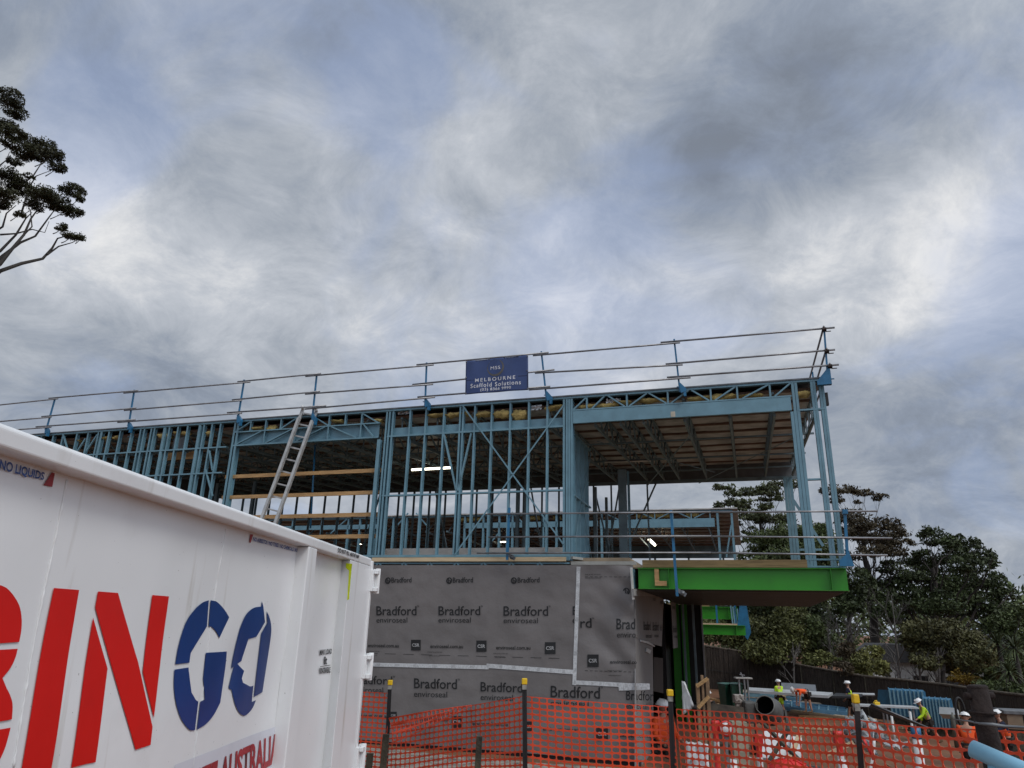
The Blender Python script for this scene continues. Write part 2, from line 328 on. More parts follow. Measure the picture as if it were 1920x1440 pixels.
# right bay: big header and lattice above it
m = MB(); m.box((.17, -.006, 5.83 - .005), (U4 - .02, .004, 6.10)); m.box((.17, .004, 5.83), (U4 - .02, .08, 5.835)); m.build('header_beam', STEEL, BR)
member('lattice_chord', (.13, 6.125), (U4, 6.125), -.002, .03, .08)
for k, (a, b) in enumerate([((1075,773),(1099,744)),((1110,770),(1133,742)),((1140,741),(1171,764)),((1180,763),(1213,737)),((1216,736),(1250,759)),((1258,758),(1291,731)),((1296,730),(1330,753)),((1341,753),(1378,724)),((1392,750),(1441,721)),((1453,746),(1482,717))]):
    m = MB(); p, q = zz(*a), zz(*b); p = (p[0], 6.14 if p[1] < 6.25 else 6.40); q = (q[0], 6.14 if q[1] < 6.25 else 6.40); csec(m, p, q, .03, .05); m.build('lattice_web', STEEL, BR)
for px in (1100, 1175, 1252, 1333, 1383, 1445, 1488): u = zz(px, 745)[0]; member('lattice_web', (u, 6.14), (u, 6.40), .001, .035, .07)
# right end columns
ub = zz(1499, 905)[0]
for k in range(3): member('column_stud', (ub + k * .062 , 2.78), (ub + k * .062, 5.80), 0, .056, .12)
u5 = zz(1490, 760)[0]; member('column_stud', (u5, 5.8), (u5, 6.4), 0, .05, .12); member('column_stud', (u5 + .06, 5.8), (u5 + .06, 6.4), 0, .05, .12)
ua = zz(1543, 905)[0]
for du in (0, .05, .15, .20): member('column_stud', (ua + du, 2.78), (ua + du, 6.40), 0, .046, .12)
member('nogging', (U4 + .1, 5.82), (ua + .2, 5.82), -.004, .035, .09)
member('nogging', (ub + .15, 4.43), (ua, 4.43), -.002, .03, .08)
for z in (2.80, 2.93): member('bottom_plate', (ub - .02, z), (UR, z), -.005, .03, .12)
m = MB(); m.box((UR - .02, .01, 5.9), (UR + .08, .12, 6.15)); m.build('end_bracket', BLACK, BR)
# opening with lattice header (left of the middle bay)
member('lattice_chord', (U2L + .1, 6.13), (-4.55, 6.13), -.002, .03, .08); member('lattice_chord', (U2L + .1, 5.78), (-4.55, 5.78), -.002, .035, .12)
m = MB(); m.box((U2L + .1, .10, 5.78), (-4.6, .115, 6.12)); m.build('header_beam', STEEL, BR)
us = [U2L + .1 + (-4.6 - U2L - .1) * t for t in (0, .11, .22, .33, .44, .56, .67, .78, .89, 1)]
for k, u in enumerate(us[1:-1]):
    member('lattice_web', (u, 6.14), (u, 6.40), .001, .035, .07)
    if k % 2: member('lattice_web', (u, 5.80), (u, 6.12), .001, .035, .07)
for k, (a, b, lo) in enumerate(((0,1,0),(3,4,0),(5,6,1),(8,9,1))): 
    z0, z1 = (6.14, 6.40) if not lo else (6.40, 6.14); member('lattice_web', (us[a], z0), (us[b], z1), .002, .03, .05)
for k in range(5):
    z0, z1 = (5.80, 6.12) if k < 3 else (6.12, 5.80); a, b = us[min(k * 2, 9)], us[min(k * 2 + 2, 9)]; member('lattice_web', (a + .06, z0), (b - .1, z1), .002, .03, .05)
# left bay
for px in (428, 434): u = w1(px, 880).x; member('stud', (u, ZB + .03), (u, ZT - .03), 0, .06, .15)
for px, sd in ((405,1),(389,1),(374,1),(366,-1),(343,1),(325,1),(309,1),(300,-1),(281,1),(275,1),(262,1),(255,1),(238,1),(217,1),(196,1),(182,1),(176,1),(157,1),(136,1),(110,1),(92,1),(70,1),(50,1)):
    u = w1(px, 850).x; member('stud', (u, ZB + .03), (u, ZT - .03), 0, .045 + .03 * (px in (366, 300, 182)), .09, sd)
for a, b in (((385, 880), (398, 930)), ((392, 845), (398, 882)), ((160, 822), (142, 850)), ((182, 815), (162, 845)), ((118, 814), (126, 842))):
    member('diagonal_brace', zz(*a), zz(*b), -.01, .03, .04)
# timber guard boards across the opening
for a, b in (((412, 895), (713, 881)), ((405, 934), (709, 922)), ((402, 974), (706, 961)), ((400, 1013), (702, 1001))):
    p, q = w1(*a, .12), w1(*b, .12); m = MB(); z = (p.z + q.z) / 2; m.box((U2L - .1, .12, z - .045), (-4.45, .157, z + .045)); tag(bevel(m.build('guard_board', TIM, BR), .003), None)
m = MB(); z = w1(330, 855, .5).z; m.box((w1(298, 850, .5).x, .5, z - .1), (w1(375, 850, .5).x, .55, z + .1)); m.build('timber_beam', TIM, BR)
m = MB(); m.box((-4.42, -.045, 2.90), (.02, -.006, 2.985)); m.build('timber_strip', TIMP, BR)
m = MB(); m.box((.12, -.02, 2.83), (1.45, .03, 2.90)); m.bar((.14, -.03, 2.97), (.7, .5, 2.93), .1, .05); m.build('floor_flashing', M('zinc_flashing', (.42, .42, .38), .5, .2), BR)
# floor truss showing as a strip of webs
for u in np.arange(-8.6, 0, .62):
    m = MB()
    for s_ in (-1, 1): m.bar((u, .0, 2.88), (u + s_ * .13, .0, 2.74), .03, .03)
    m.build('floor_truss_web', STEEL, BR)
member('floor_chord', (-9, 2.865), (.09, 2.865), 0, .03, .09)
m = MB(); m.box((-19.5, .1, 2.5), (1.3, 8.95, 2.98)); m.build('floor_deck', M('ply_flooring', (.36, .28, .19), .8, 0, .2, 2), BR)
m = MB(); m.box((1.31, .1, 2.77), (5.2, 8.85, 2.8)); m.build('floor_deck', M('ply_flooring', (.36, .28, .19)), BR)
# floor deck edge and green beam
m = MB(); zt, zb = 2.765, 2.37; g0 = w1(1197, 1080).x
for z in (zt - .012, zb): m.box((g0, -.10, z), (UR + .02, .10, z + .012))
m.box((g0, -.004, zb + .012), (UR + .02, .004, zt - .012))
for px in (1255, 1558): u = w1(px, 1090).x; m.box((u, -.098, zb + .012), (u + .01, -.004, zt - .012))
m.build('floor_beam', GREEN, BR)
m = MB(); m.box((w1(1205, 1058).x, -.06, 2.775), (ub - .02, .03, 2.92)); bevel(m.build('deck_edge_timber', TIMT, BR), .004)
m = MB()
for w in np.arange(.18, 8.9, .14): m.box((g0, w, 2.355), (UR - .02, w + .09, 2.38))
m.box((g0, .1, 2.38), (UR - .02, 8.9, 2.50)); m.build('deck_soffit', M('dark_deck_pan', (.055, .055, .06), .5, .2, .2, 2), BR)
m = MB(); m.box((g0, 8.9, 2.36), (UR, 8.96, 2.76)); m.box((UR - .01, .11, 2.38), (UR + .01, 8.9, 2.76)); m.build('floor_beam', GREEN, BR)
m = MB(); m.box((w1(1228, 1070).x, -.09, 2.45), (w1(1236, 1070).x, -.045, 2.765)); m.box((w1(1229, 1090).x, -.11, 2.43), (w1(1251, 1090).x, -.092, 2.52)); m.build('timber_packer', TIM, BR)
# ---- roof
ZBK = w1(1060, 912, 9).z; print('zbk', ZBK)
def roofz(w): return 6.40 + .045 * w
m = MB()
m.add([(UL,-.02,6.445),(UR,-.02,6.445),(UR,9.1,6.85),(UL,9.1,6.85),(UL,-.02,6.475),(UR,-.02,6.475),(UR,9.1,6.88),(UL,9.1,6.88)], [(3,2,1,0),(4,5,6,7),(0,1,5,4),(1,2,6,5),(2,3,7,6),(3,0,4,7)])
roof = m.build('roof', GREY, BR)
def foil(a, b):
    u = UL + .1 + a * (UR - UL - .2); w = .3 + b * 8.6
    sag = .05 * abs(sin(pi * (w - .3) / .9)) ** .7 + .02 * noise.noise(Vector((u * 1.3, w * 2, 0))); return (u, w, roofz(w) - .05 - sag)
MB().grid(foil, 110, 60).build('foil_blanket', FOIL, roof)
for w in np.arange(.3, 9, .9): m = MB(); m.box((UL + .1, w - .03, roofz(w) - .115), (UR - .05, w + .03, roofz(w) - .055)); m.build('roof_batten', BATT, roof)
tus = [w1(px, y, .3).x for px, y in ((1118, 800), (1165, 795), (1208, 790.6), (1284, 785), (1369, 781), (1452, 779))] + [5.1]
tus += [u for u in np.arange(-18.8, .3, .92)]
for u in tus:
    m = MB(); zt_ = lambda w: roofz(w) - .14; zb_ = lambda w: 5.80 + (ZBK + .10 - 5.80) * w / 8.95
    m.bar((u, .2, zb_(.2)), (u, 8.9, zb_(8.9)), .045, .07); m.bar((u, .2, zt_(.2)), (u, 8.9, zt_(8.9)), .045, .05)
    ws = list(np.arange(.3, 9, .72))
    for k, (a, b) in enumerate(zip(ws, ws[1:])):
        m.bar((u + .02, a, zb_(a) if k % 2 else zt_(a)), (u + .02, b, zt_(b) if k % 2 else zb_(b)), .03, .035, (1, 0, 0)); m.bar((u - .02, a, zb_(a)), (u - .02, a, zt_(a)), .03, .03, (1, 0, 0))
    m.build('roof_truss', STEELD, BR)
for w in (2.6, 5.2, 7.4): m = MB(); m.bar((UL, w, 5.85 + (ZBK + .1 - 5.8) * w / 9), (UR, w, 5.85 + (ZBK + .1 - 5.8) * w / 9), .04, .04); m.build('truss_tie', STEELD, BR)
for a, b in (((.4, 1.5), (2.9, 5)), ((4.8, 2), (2.4, 6.5)), ((-3.5, 1.5), (-1, 5)), ((2.6, 1.2), (.9, 6.6))): m = MB(); m.bar((a[0], a[1], 5.78), (b[0], b[1], 5.66), .03, .012); m.build('strap_brace', STEELD, BR)
# back wall, side return wall
zbk = w1(1060, 912, 9).z
m = MB(); m.box((UL, 8.96, zbk - .02), (UR, 9.02, zbk + .09)); m.build('back_header', STEELD, BR)
m = MB(); m.box((UL, 9.0, zbk + .1), (UR, 9.02, 6.8)); m.build('back_fascia', M('grey_fascia', (.13, .135, .14), .7), BR)
bk = list(np.arange(-19, -6.2, .62)) + list(np.arange(-6, 1.2, .6)) + [-3.66, -2.4, -1.2]
for u in bk: member('back_stud', (u, 3.0), (u, zbk), 9 - .09, .045, .09, 1, STEELD)
for a, b in (((-10, 3.2), (-9.2, zbk)), ((-7, zbk), (-6.2, 3.2)), ((-3.4, zbk), (-2.8, 3.1)), ((-1.2, zbk), (-.5, 3.1)), ((-.3, zbk), (-.9, 3.1)), ((.9, zbk), (0, 4.3))): member('diagonal_brace', a, b, 8.9, .05, .05, 1, STEELD)
member('nogging', (-14, 3.9), (-5, 3.9), 8.92, .03, .05, 1, STEELD)
mw_ = FB.X(1108, 960, .05).y
for k, w in enumerate(np.arange(.35, mw_ + .01, .45)):
    m = MB(); m.box((-.04, w - .02, 3.0), (.05, w - .016, 5.8)); m.box((.046, w - .016, 3.0), (.05, w + .022, 5.8)); m.box((-.04, w - .016, 3.0), (-.036, w + .022, 5.8)); m.build('return_wall_stud', STEEL, BR)
m = MB()
for z in (4.375, 5.79, 3.02): m.box((-.03, .17, z - .018), (.055, mw_ + .03, z + .018))
m.build('nogging', STEEL, BR)
for a, b in (((.4, 5.7), (mw_, 3.1)), ((.4, 3.1), (mw_, 5.7))): m = MB(); m.bar((.062, a[0], a[1]), (.062, b[0], b[1]), .008, .035, (0, 0, 1)); m.build('strap_brace', STEEL, BR)
# inner columns of the open bay and back posts
for px, w, wd in ((1168, 4.6, .22), (1116, 7, .09), (1137, 8.9, .08)):
    u = w1(px, 980, w).x; m = MB(); m.box((u - wd / 2, w, 2.98), (u + wd / 2, w + .12, 5.75)); m.build('inner_column', STEELD, BR)
u = w1(1180, 990, 4.6).x; member('inner_column', (u, 2.98), (u, 5.7), 4.6, .05, .05)
u = w1(1480, 990, 8.9).x
for du in (0, .09, .18): member('back_column', (u + du, 2.8), (u + du, 6.2), 8.85, .08, .12)
member('diagonal_brace', (u + .2, 5.5), (u + .9, 4.1), 8.9, .08, .06); member('nogging', (u + .2, 4.0), (u + .85, 4.0), 8.9, .06, .06)
# a few partition studs and a dark stair core inside
for u, w in ((-2.7, 5.2), (-2.45, 5.2), (-5.6, 6), (-7.4, 6), (-4.0, 6.5), (-1.4, 6.2), (-11, 4), (-12.4, 4)): member('partition_stud', (u, 3.0), (u, 5.7), w, .1, .09, 1, STEELD)
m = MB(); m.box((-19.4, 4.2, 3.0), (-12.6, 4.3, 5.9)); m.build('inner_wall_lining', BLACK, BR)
m = MB(); p = w1(722, 1036, .6); q = w1(1064, 1036, .6); m.box((p.x, .6, p.z - .09), (q.x, .8, p.z + .09)); m.box((p.x - .1, .55, p.z - .12), (p.x + .02, .75, p.z + .06)); m.build('packed_board', M('pale_boards', (.5, .48, .45), .7), BR)
# insulation hanging out under the roof plate
def batt(px0, px1, zc, h, w=.3, seed=0, sag=.05):
    a, b = w1(px0, 770, w).x, w1(px1, 750, w).x; n = max(8, int((b - a) / .06)); m = MB()
    def fn(s, t):
        u = a + (b - a) * s; th = 2 * pi * t; k = noise.noise(Vector((u * 3, seed, 0))); hh = h * (.6 + .5 * k + .4 * noise.noise(Vector((u * 9, seed, 2)))) * min(1, 6 * s + .2, 6 * (1 - s) + .2)
        r = 1 + .35 * noise.noise(Vector((u * 11, th * 1.5, seed))); return (u, w + .10 * cos(th) * r, zc - sag * k + hh * sin(th) * r)
    return m.grid(fn, n, 12).build('insulation_batt', INSUL, BR)
for k, (a, b, z, h) in enumerate(((804,842,6.27,.05),(841,882,6.25,.07),(893,923,6.21,.075),(926,958,6.19,.10),(961,990,6.16,.12),(1022,1058,6.27,.06),(1085,1120,6.24,.05),(1118,1160,6.22,.07),(1150,1185,6.27,.06),(1192,1250,6.28,.05),(1290,1345,6.25,.06),(1330,1385,6.24,.09),(1386,1432,6.22,.06),(1494,1520,6.2,.08),(478,503,6.24,.05),(508,528,6.22,.08),(625,650,6.28,.05),(704,722,6.24,.05),(307,335,6.22,.09),(336,350,6.26,.06),(206,222,6.26,.05),(226,240,6.25,.05),(160,170,6.2,.06),(104,112,6.2,.06),(397,410,6.2,.07),(352,368,6.24,.08))):
    batt(a, b, z - .01, h * 1.5, .16, k * 3.7)
FSIL = M('torn_silver_foil', (.6, .6, .6), .25, .8, .2, 12, bump=1, bscale=20)
for px, py in ((758, 772), (1003, 764), (935 + 215, 722 + 30)):
    p = w1(px, py, .12); m = MB(); m.grid(lambda s, t: (p.x - .16 + .32 * s, .12 + .05 * noise.noise(Vector((s * 6, t * 6, px))), p.z - .06 + .12 * t + .04 * noise.noise(Vector((s * 7, t * 5, 3)))), 10, 5).build('torn_foil', FSIL, BR)
m = MB(); p = w1(334, 835, .2); m.box((p.x - .14, .16, p.z - .12), (p.x + .3, .2, p.z + .2)); m.build('grey_box', GREY, BR)
m = MB(); p = w1(1262, 778); m.box((p.x - .045, -.0095, 5.835), (p.x + .045, -.0065, 5.95)); m.build('sticker', M('buff_sticker', (.55, .5, .4)), BR)
# ---- lower storey, wrapped
ZW0, ZW1 = -.68, w1(900, 1060).z
UC = w1(1190, 1150).x
def ww(u, z):
    r = .016 * noise.noise(Vector((u * .9, z * .9, 1))) + .014 * (.5 - abs(noise.noise(Vector((u * 1.1 + z * 1.3, z * 2.2 - u * .5, 5))))) + .005 * noise.noise(Vector((u * 4 + z, z * 5, 5)))
    d = (u - .1) * .75 + (z - 2.6) * 1.0            # slack folds falling to the right by the corner
    k = ss(.1, .6, u) * (1 - ss(1.5, 1.68, u)) * ss(.3, 1.2, z); r += k * .045 * (noise.noise(Vector((d * 3.1, (u - z) * .5, 9))) * 1.2 + .35 * sin(d * 9 + 3 * noise.noise(Vector((u * .9, z * .9, 9))))) * (1 - ss(.6, 2.3, -d + .3))
    return -.045 - r
wm = MB().grid(lambda a, b: (lambda u, z: (u, ww(u, z), z))(-11 + (UC + 11) * a, ZW0 + (ZW1 - ZW0) * b), 200, 60)
WR = wm.build('wall_wrap', WRAP, BR)
def wt(txt, x0, y0, x1, y1, dy=0, dyb=None, mat=INK, off=0., sp=1, cut=None, name='print'):
    q = [w1(x0, y0), w1(x1, y0 + dy), w1(x1, y1 + (dy if dyb is None else dyb)), w1(x0, y1)]
    return text_obj(txt, q, WR, mat, name, off, sp, lambda p: Vector((p.x, ww(p.x, p.z) - .011, p.z)))
def ring(px, py, r, parent=WR):
    c = w1(px, py); k = mpp(FB.world(c.x, 0, c.z)); m = MB(); R1, R0 = r * k, r * k * .72
    pts = [(cos(t * pi / 12), sin(t * pi / 12)) for t in range(24)]; f = lambda a, b: (c.x + a, ww(c.x, c.z) - .008, c.z + b)
    m.add([f(a * R1, b * R1) for a, b in pts] + [f(a * R0 * .8 + (.0 if a < 0 else 0), b * R0) for a, b in pts], [(i, (i + 1) % 24, 24 + (i + 1) % 24, 24 + i) for i in range(24)])
    m.add([f(-R0 * .45, -R0), f(-R0 * .15, -R0), f(-R0 * .15, R0), f(-R0 * .45, R0)], [(0, 1, 2, 3)]); m.build('print', INK, parent); text_obj('b', [w1(px - r*.35, py - r*.6), w1(px + r*.5, py - r*.6), w1(px + r*.5, py + r*.6), w1(px - r*.35, py + r*.6)], parent, INK, 'print', .02, 1, lambda p: Vector((p.x, ww(p.x, p.z) - .008, p.z)))
def csr(px, py, s):
    q = [w1(px, py), w1(px + s, py), w1(px + s, py + s * 1.1), w1(px, py + s * 1.1)]; m = MB(); m.add([Vector((p.x, ww(p.x, p.z) - .011, p.z)) for p in q], [(3, 2, 1, 0)]); m.build('print', INK, WR)
    text_obj('CSR', [w1(px + s*.12, py + s*.38), w1(px + s*.88, py + s*.38), w1(px + s*.88, py + s*.72), w1(px + s*.12, py + s*.72)], WR, M('pale_print', (.42, .42, .42), .6), 'print', .02, 1, lambda p: Vector((p.x, ww(p.x, p.z) - .016, p.z)))
for x0, x1 in ((736, 774), (851, 889), (972, 1013)): wt('Bradford', x0, 1083, x1, 1093, -.5, off=.012); ring(x0 - 7, 1089, 6)
for x0, x1, y0, y1 in ((708, 783, 1136.5, 1154), (824, 902.5, 1136.5, 1154), (946, 1029, 1136.5, 1155)):
    wt('Bradford', x0, y0, x1, y1, 0, off=.008); wt('enviroseal', x0, y1 + 3.5, x0 + (x1 - x0) * .77, y1 + 13.5); wt('™', x1 + 1, y0 - 1, x1 + 4.5, y0 + 2)
for x0, x1, y in ((692, 750, 1207), (809, 870, 1208.5), (932, 996, 1211)): wt('enviroseal.com.au', x0, y - .5, x1, y + 6.5, .5, off=.012); wt('FOR INSTALLATION SEE', x0 - 5, y + 13, x0 + 22, y + 15, .3); wt('ENVIROSEAL PROCTOR WRAP', x0 - 2, y + 20, x0 + 18, y + 22, .3)
for x, y, s in ((773, 1199.5, 18), (895, 1201, 19), (1023, 1204, 20)): csr(x, y, s)
csr(664, 1198, 12)
wt('E', 1075, 1137, 1083, 1153, off=.01); wt('e', 1075, 1160, 1081, 1169)
# lower band
for x0, x1, y0, y1, d in ((664, 738, 1266, 1282, 3.5), (779, 859, 1271, 1290, 4), (903, 981, 1278, 1296, 5), (1034, 1126, 1285, 1307, 6), (1175, 1226, 1294, 1312, 3)):
    wt('Bradford' if x1 - x0 > 60 else 'Bradfor', x0, y0, x1, y1, d * .5, d * .5, off=.008); wt('enviroseal', x0, y1 + 5, x0 + (x1 - x0) * .77, y1 + 16, 1.5)
    if x1 - x0 > 60: wt('™', x1 + 1, y0 - 1 + d * .5, x1 + 5, y0 + 2.5 + d * .5)
for x0, y in ((665, 1337), (775, 1343), (888, 1352), (1020, 1362), (1160, 1374)): wt('enviroseal.com.au', x0, y, x0 + 66, y + 7, 2, off=.012)
for x, y, s in ((734, 1334, 12), (849, 1342, 20), (983, 1352, 17), (1119, 1363, 22)): csr(x, y, s)
# patch sheet by the corner
csr(1102.5, 1227, 21); wt('enviroseal.co', 1145, 1237, 1195, 1244, .7, off=.012); wt('rd', 1089, 1159, 1110, 1177, off=.01); wt('™', 1111, 1158, 1115, 1161)
wt('Brad', 1157, 1160, 1192, 1180, 0, off=.01); wt('enviro', 1158, 1185, 1193, 1195.5); ring(1175, 1109, 6.5)
for y, a, b in ((1076.5, 1098, 1128), (1083, 1098, 1128), (1256, 1140, 1168), (1265, 1142, 1166)): wt('ENVIROSEAL PROCTOR WRAP HTS', a, y, b, y + 2.2)
m = MB()
for k in range(11):
    for (x0, y0, st, dy, n_) in ((1098, 1082, 9, .1, 11), (1098, 1257.5, 9, .5, 11), (690, 1225, 34, .45, 11)):
        p = w1(x0 + k * st, y0 + k * st * dy * .06); q = w1(x0 + k * st + st * .6, y0 + (k + .6) * st * dy * .06); m.add([Vector((v.x, ww(v.x, v.z) - .006, v.z + dz)) for v, dz in ((p, 0), (q, 0), (q, .008), (p, .008))], [(0, 1, 2, 3)])
m.build('print', INK, WR)
def tape(pts, wd, name='joint_tape'):
    m = MB(); off = .012
    for a, b in zip(pts, pts[1:]):
        n = 14
        for k in range(n):
            p = w1(a[0] + (b[0]-a[0])*k/n, a[1] + (b[1]-a[1])*k/n); q = w1(a[0] + (b[0]-a[0])*(k+1)/n, a[1] + (b[1]-a[1])*(k+1)/n); d = (q - p).normalized(); nn = Vector((-d.z, 0, d.x)) * wd / 2
            vs = [p - nn, q - nn, q + nn, p + nn]; m.add([(v.x, ww(v.x, v.z) - off, v.z) for v in vs], [(0, 1, 2, 3)], 0)
            for t in (-.5, 0, .5):
                if k % 2 == 0: vs = [p + nn * (t - .05), (p + q) / 2 + nn * (t - .05), (p + q) / 2 + nn * (t + .05), p + nn * (t + .05)]; m.add([(v.x, ww(v.x, v.z) - off - .002, v.z) for v in vs], [(0, 1, 2, 3)], 1)
    return m.build(name, [TAPE, INKG], BR)
tape(((672, 1245), (918, 1251)), .075); tape(((914, 1248), (1079, 1260)), .08); tape(((1086, 1063), (1078, 1284)), .075); tape(((1077, 1279), (1190, 1285)), .075); tape(((1161, 1291), (1219, 1289)), .065); tape(((1187, 1283), (1219, 1284)), .05)
# side wall of the lower storey (faces right)
def sp_(px, py, u=None): return FB.X(px, py, UC if u is None else u)
def spoly(name, pts, mat, u=UC, th=.02, parent=None):
    m = MB(); P = [sp_(x, y, u) for x, y in pts]; m.prism([(p.y, p.z) for p in P], lambda a, b, t: (u + t, a, b), -th, 0); return m.build(name, mat, parent or BR)
wrap_lit = M('grey_wall_wrap_lit_side', (.25, .24, .235), .55, 0, .08, 1.1, bump=.3, bscale=2.5)  # paler copy of the wall wrap: light on this side put into colour
spoly('side_wrap', [(1190, 1066), (1198, 1072), (1254, 1093), (1256, 1118), (1245, 1120), (1243, 1150), (1241, 1212), (1200, 1201), (1192, 1195)], wrap_lit)
spoly('side_wrap', [(1192, 1196), (1202, 1203), (1224, 1212), (1226, 1440), (1232, 1600), (1192, 1600)], wrap_lit, UC - .002)
spoly('side_sheet', [(1226, 1232), (1243, 1234), (1244, 1300), (1226, 1296)], M('dark_ply', (.05, .04, .035), .8), UC - .03)
spoly('torn_wrap', [(1256, 1090), (1270, 1092), (1274, 1165), (1277, 1195), (1273, 1214), (1263, 1216), (1260, 1150)], wrap_lit, UC + .02)
spoly('blue_stud', [(1185.5, 1067), (1193, 1067), (1194, 1103), (1187, 1103)], STEEL, UC + .012)
spoly('fold_tape', [(1183, 1064), (1186, 1064), (1190, 1124), (1187, 1124)], PLAS, UC + .02)
spoly('fold_tape', [(1202, 1200), (1216, 1203), (1228, 1211), (1228, 1213), (1215, 1207), (1202, 1203)], PLAS, UC + .03)
spoly('fold_tape', [(1213, 1215), (1221, 1219), (1219, 1226), (1212, 1222)], PLAS, UC + .03)
spoly('sill_trim', [(1188, 1104), (1248, 1104), (1256, 1089), (1257, 1119), (1189, 1117)], M('grey_trim', (.36, .355, .35), .5), UC + .05, .03)
for (x, y, a, b) in ((1207, 1165, 13, 17), (1224, 1166, 11, 17), (1238, 1171, 3, 12), (1262, 1173, 7, 13), (1272, 1174, 4, 12), (1211, 1188, 11, 8), (1227, 1188, 8, 7), (1264, 1190, 6, 6), (1273, 1191, 4, 7), (1224, 1119, 5, 8), (1238, 1124, 5, 9), (1261, 1134, 5, 8)):
    u_ = UC + (.026 if x > 1255 else .006); q = [sp_(x, y, u_), sp_(x + a, y, u_), sp_(x + a, y + b, u_), sp_(x, y + b, u_)]; text_obj('Bradford' if b > 9 else 'enviroseal', q, BR, INK, 'print', .01)
m = MB(); wa = sp_(1226, 1260, UC).y; wb = sp_(1258, 1260, UC).y
# walls behind the doorway and at the back, painted black for the interior shade
p0 = FB.X(1236, 1250, UC - .4)
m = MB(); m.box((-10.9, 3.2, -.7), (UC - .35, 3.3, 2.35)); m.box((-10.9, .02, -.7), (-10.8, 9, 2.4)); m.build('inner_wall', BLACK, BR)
xb = w1(1318, 1180, 9).x
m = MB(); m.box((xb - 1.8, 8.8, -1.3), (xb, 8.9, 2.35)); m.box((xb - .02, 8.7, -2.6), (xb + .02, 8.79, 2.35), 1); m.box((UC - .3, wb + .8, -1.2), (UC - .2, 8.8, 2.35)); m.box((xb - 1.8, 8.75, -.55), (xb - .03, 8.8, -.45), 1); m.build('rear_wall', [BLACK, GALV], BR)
# green steel columns at the corner of the ground floor
WG = FB.X(1274, 1250, UC + .02).y
for (px, w, wd, z0) in ((1274, 8.35, .20, -2.3), (1291, 8.5, .17, -2.3)):
    u = w1(px, 1330, w).x; m = MB(); m.box((u - wd/2, w, z0), (u + wd/2, w + .012, 2.36)); m.box((u - wd/2, w + wd, z0), (u + wd/2, w + wd + .012, 2.36)); m.box((u - .004, w + .012, z0), (u + .004, w + wd, 2.36)); m.box((u - wd*.9, w - .05, z0), (u + wd*.9, w + wd + .06, z0 + .02)); m.build('green_column', GREEN, BR)
for px in (1283, 1302): u = w1(px, 1200, 8.2).x; m = MB(); m.box((u - .03, 8.2, -2.2), (u + .03, 8.28, 2.36)); m.build('steel_stud', STEELD, BR)
# plinth
m = MB(); m.box((-11.1, -.02, -.80), (UC, .3, -.68)); m.build('shadow_gap', BLACK, BR)  # solid black strip in place of the shade under the wall wrap
m = MB(); m.box((-11.2, -.42, -1.6), (UC + .2, .25, -.80)); bevel(m.build('concrete_footing', CONC, BR), .01)
# left part of lower storey beyond the wrap
m = MB(); m.box((-19.5, .0, -.7), (-11.0, .1, 2.7)); m.build('lower_wall', WRAP, BR)
# ---------------------------------------------------------------- guardrails, banner, ladder
def rail_run(root, pts, ov, r=.022, w=-.12, fr=FB):
    """pts: list of (u,z); tube pieces overlap at the joints"""
    for k, (a, b) in enumerate(zip(pts, pts[1:])):
        dz = .024 * (1 if k % 2 else -1); e = ov * (.6 + .8 * R_.random()); L_ = hypot(b[0]-a[0], b[1]-a[1]); d = ((b[0]-a[0])/L_, (b[1]-a[1])/L_)
        m = MB(); m.path([(a[0]-d[0]*e, w + .02*(k%2), a[1]-d[1]*e+dz), (b[0]+d[0]*e*.7, w + .02*(k%2), b[1]+d[1]*e*.7+dz)], r, 8); m.build('rail', GALV, root)
GR = FB.root('roof_guardrail', label='long galvanised three-rail guardrail with blue posts along the roof edge', cat='guardrail')
posts = [(103,748,85,812),(252,731,240,805),(458,712,445,792),(594,702,585,790),(800,680,797,762),(1015,659,1025,750),(1264,636,1275,735)]
tops, mids, lows = [], [], []
for a, b, c, d in posts:
    p, q = w1(a, b, -.1), w1(c, d, -.1); m = MB(); m.bar((p.x, -.1, p.z), (q.x, -.1, q.z), .035, .035, (0, 1, 0))
    po = m.build('post', POST, GR); m = MB(); y = -.15
    m.prism([(-.02, .17), (.02, .17), (.13, .04), (.13, -.02), (.02, -.05)], lambda s, t, k: (q.x + s, k, q.z + t + .02), -.14, -.06); m.bar((q.x + .10, -.1, q.z), (q.x + .10, -.1, q.z - .10), .05, .07); m.bar((q.x - .06, -.1, q.z + .12), (q.x + .02, -.1, q.z + .1), .02, .02); m.build('clamp', POST, po)
for px, lst in (((-60,765.5),(103,748),(252,735),(458,717),(594,703.5),(800,685),(1015,665),(1264,643),(1545,619)), tops), (((-60,795),(93,782),(246,768),(448,751),(592,737),(800,721),(1020,698),(1268,684),(1550,660)), mids), (((-60,812),(88,801),(240,790),(443,775),(600,764),(797,746),(1022,728),(1272,709),(1556,688)), lows):
    for a, b in px: p = w1(a, b, -.1); lst.append((p.x, p.z))
for l in (tops, mids, lows): rail_run(GR, l, .28, .021, -.15)
m = MB(); p = w1(1545, 614, -.1); q = w1(1553, 720, -.1); m.bar((q.x, -.1, q.z), (p.x, -.1, p.z), .035, .035, (0, 1, 0)); po = m.build('post', POST, GR)
m = MB(); m.prism([(-.02, .2), (.04, .2), (.04, -.12), (-.22, -.12), (-.22, -.04)], lambda s, t, k: (q.x + s + .02, k, q.z + t + .1), -.16, -.06); m.bar((q.x, -.1, q.z + .1), (q.x + .12, -.1, q.z + .1), .02, .02); m.build('clamp', POST, po)
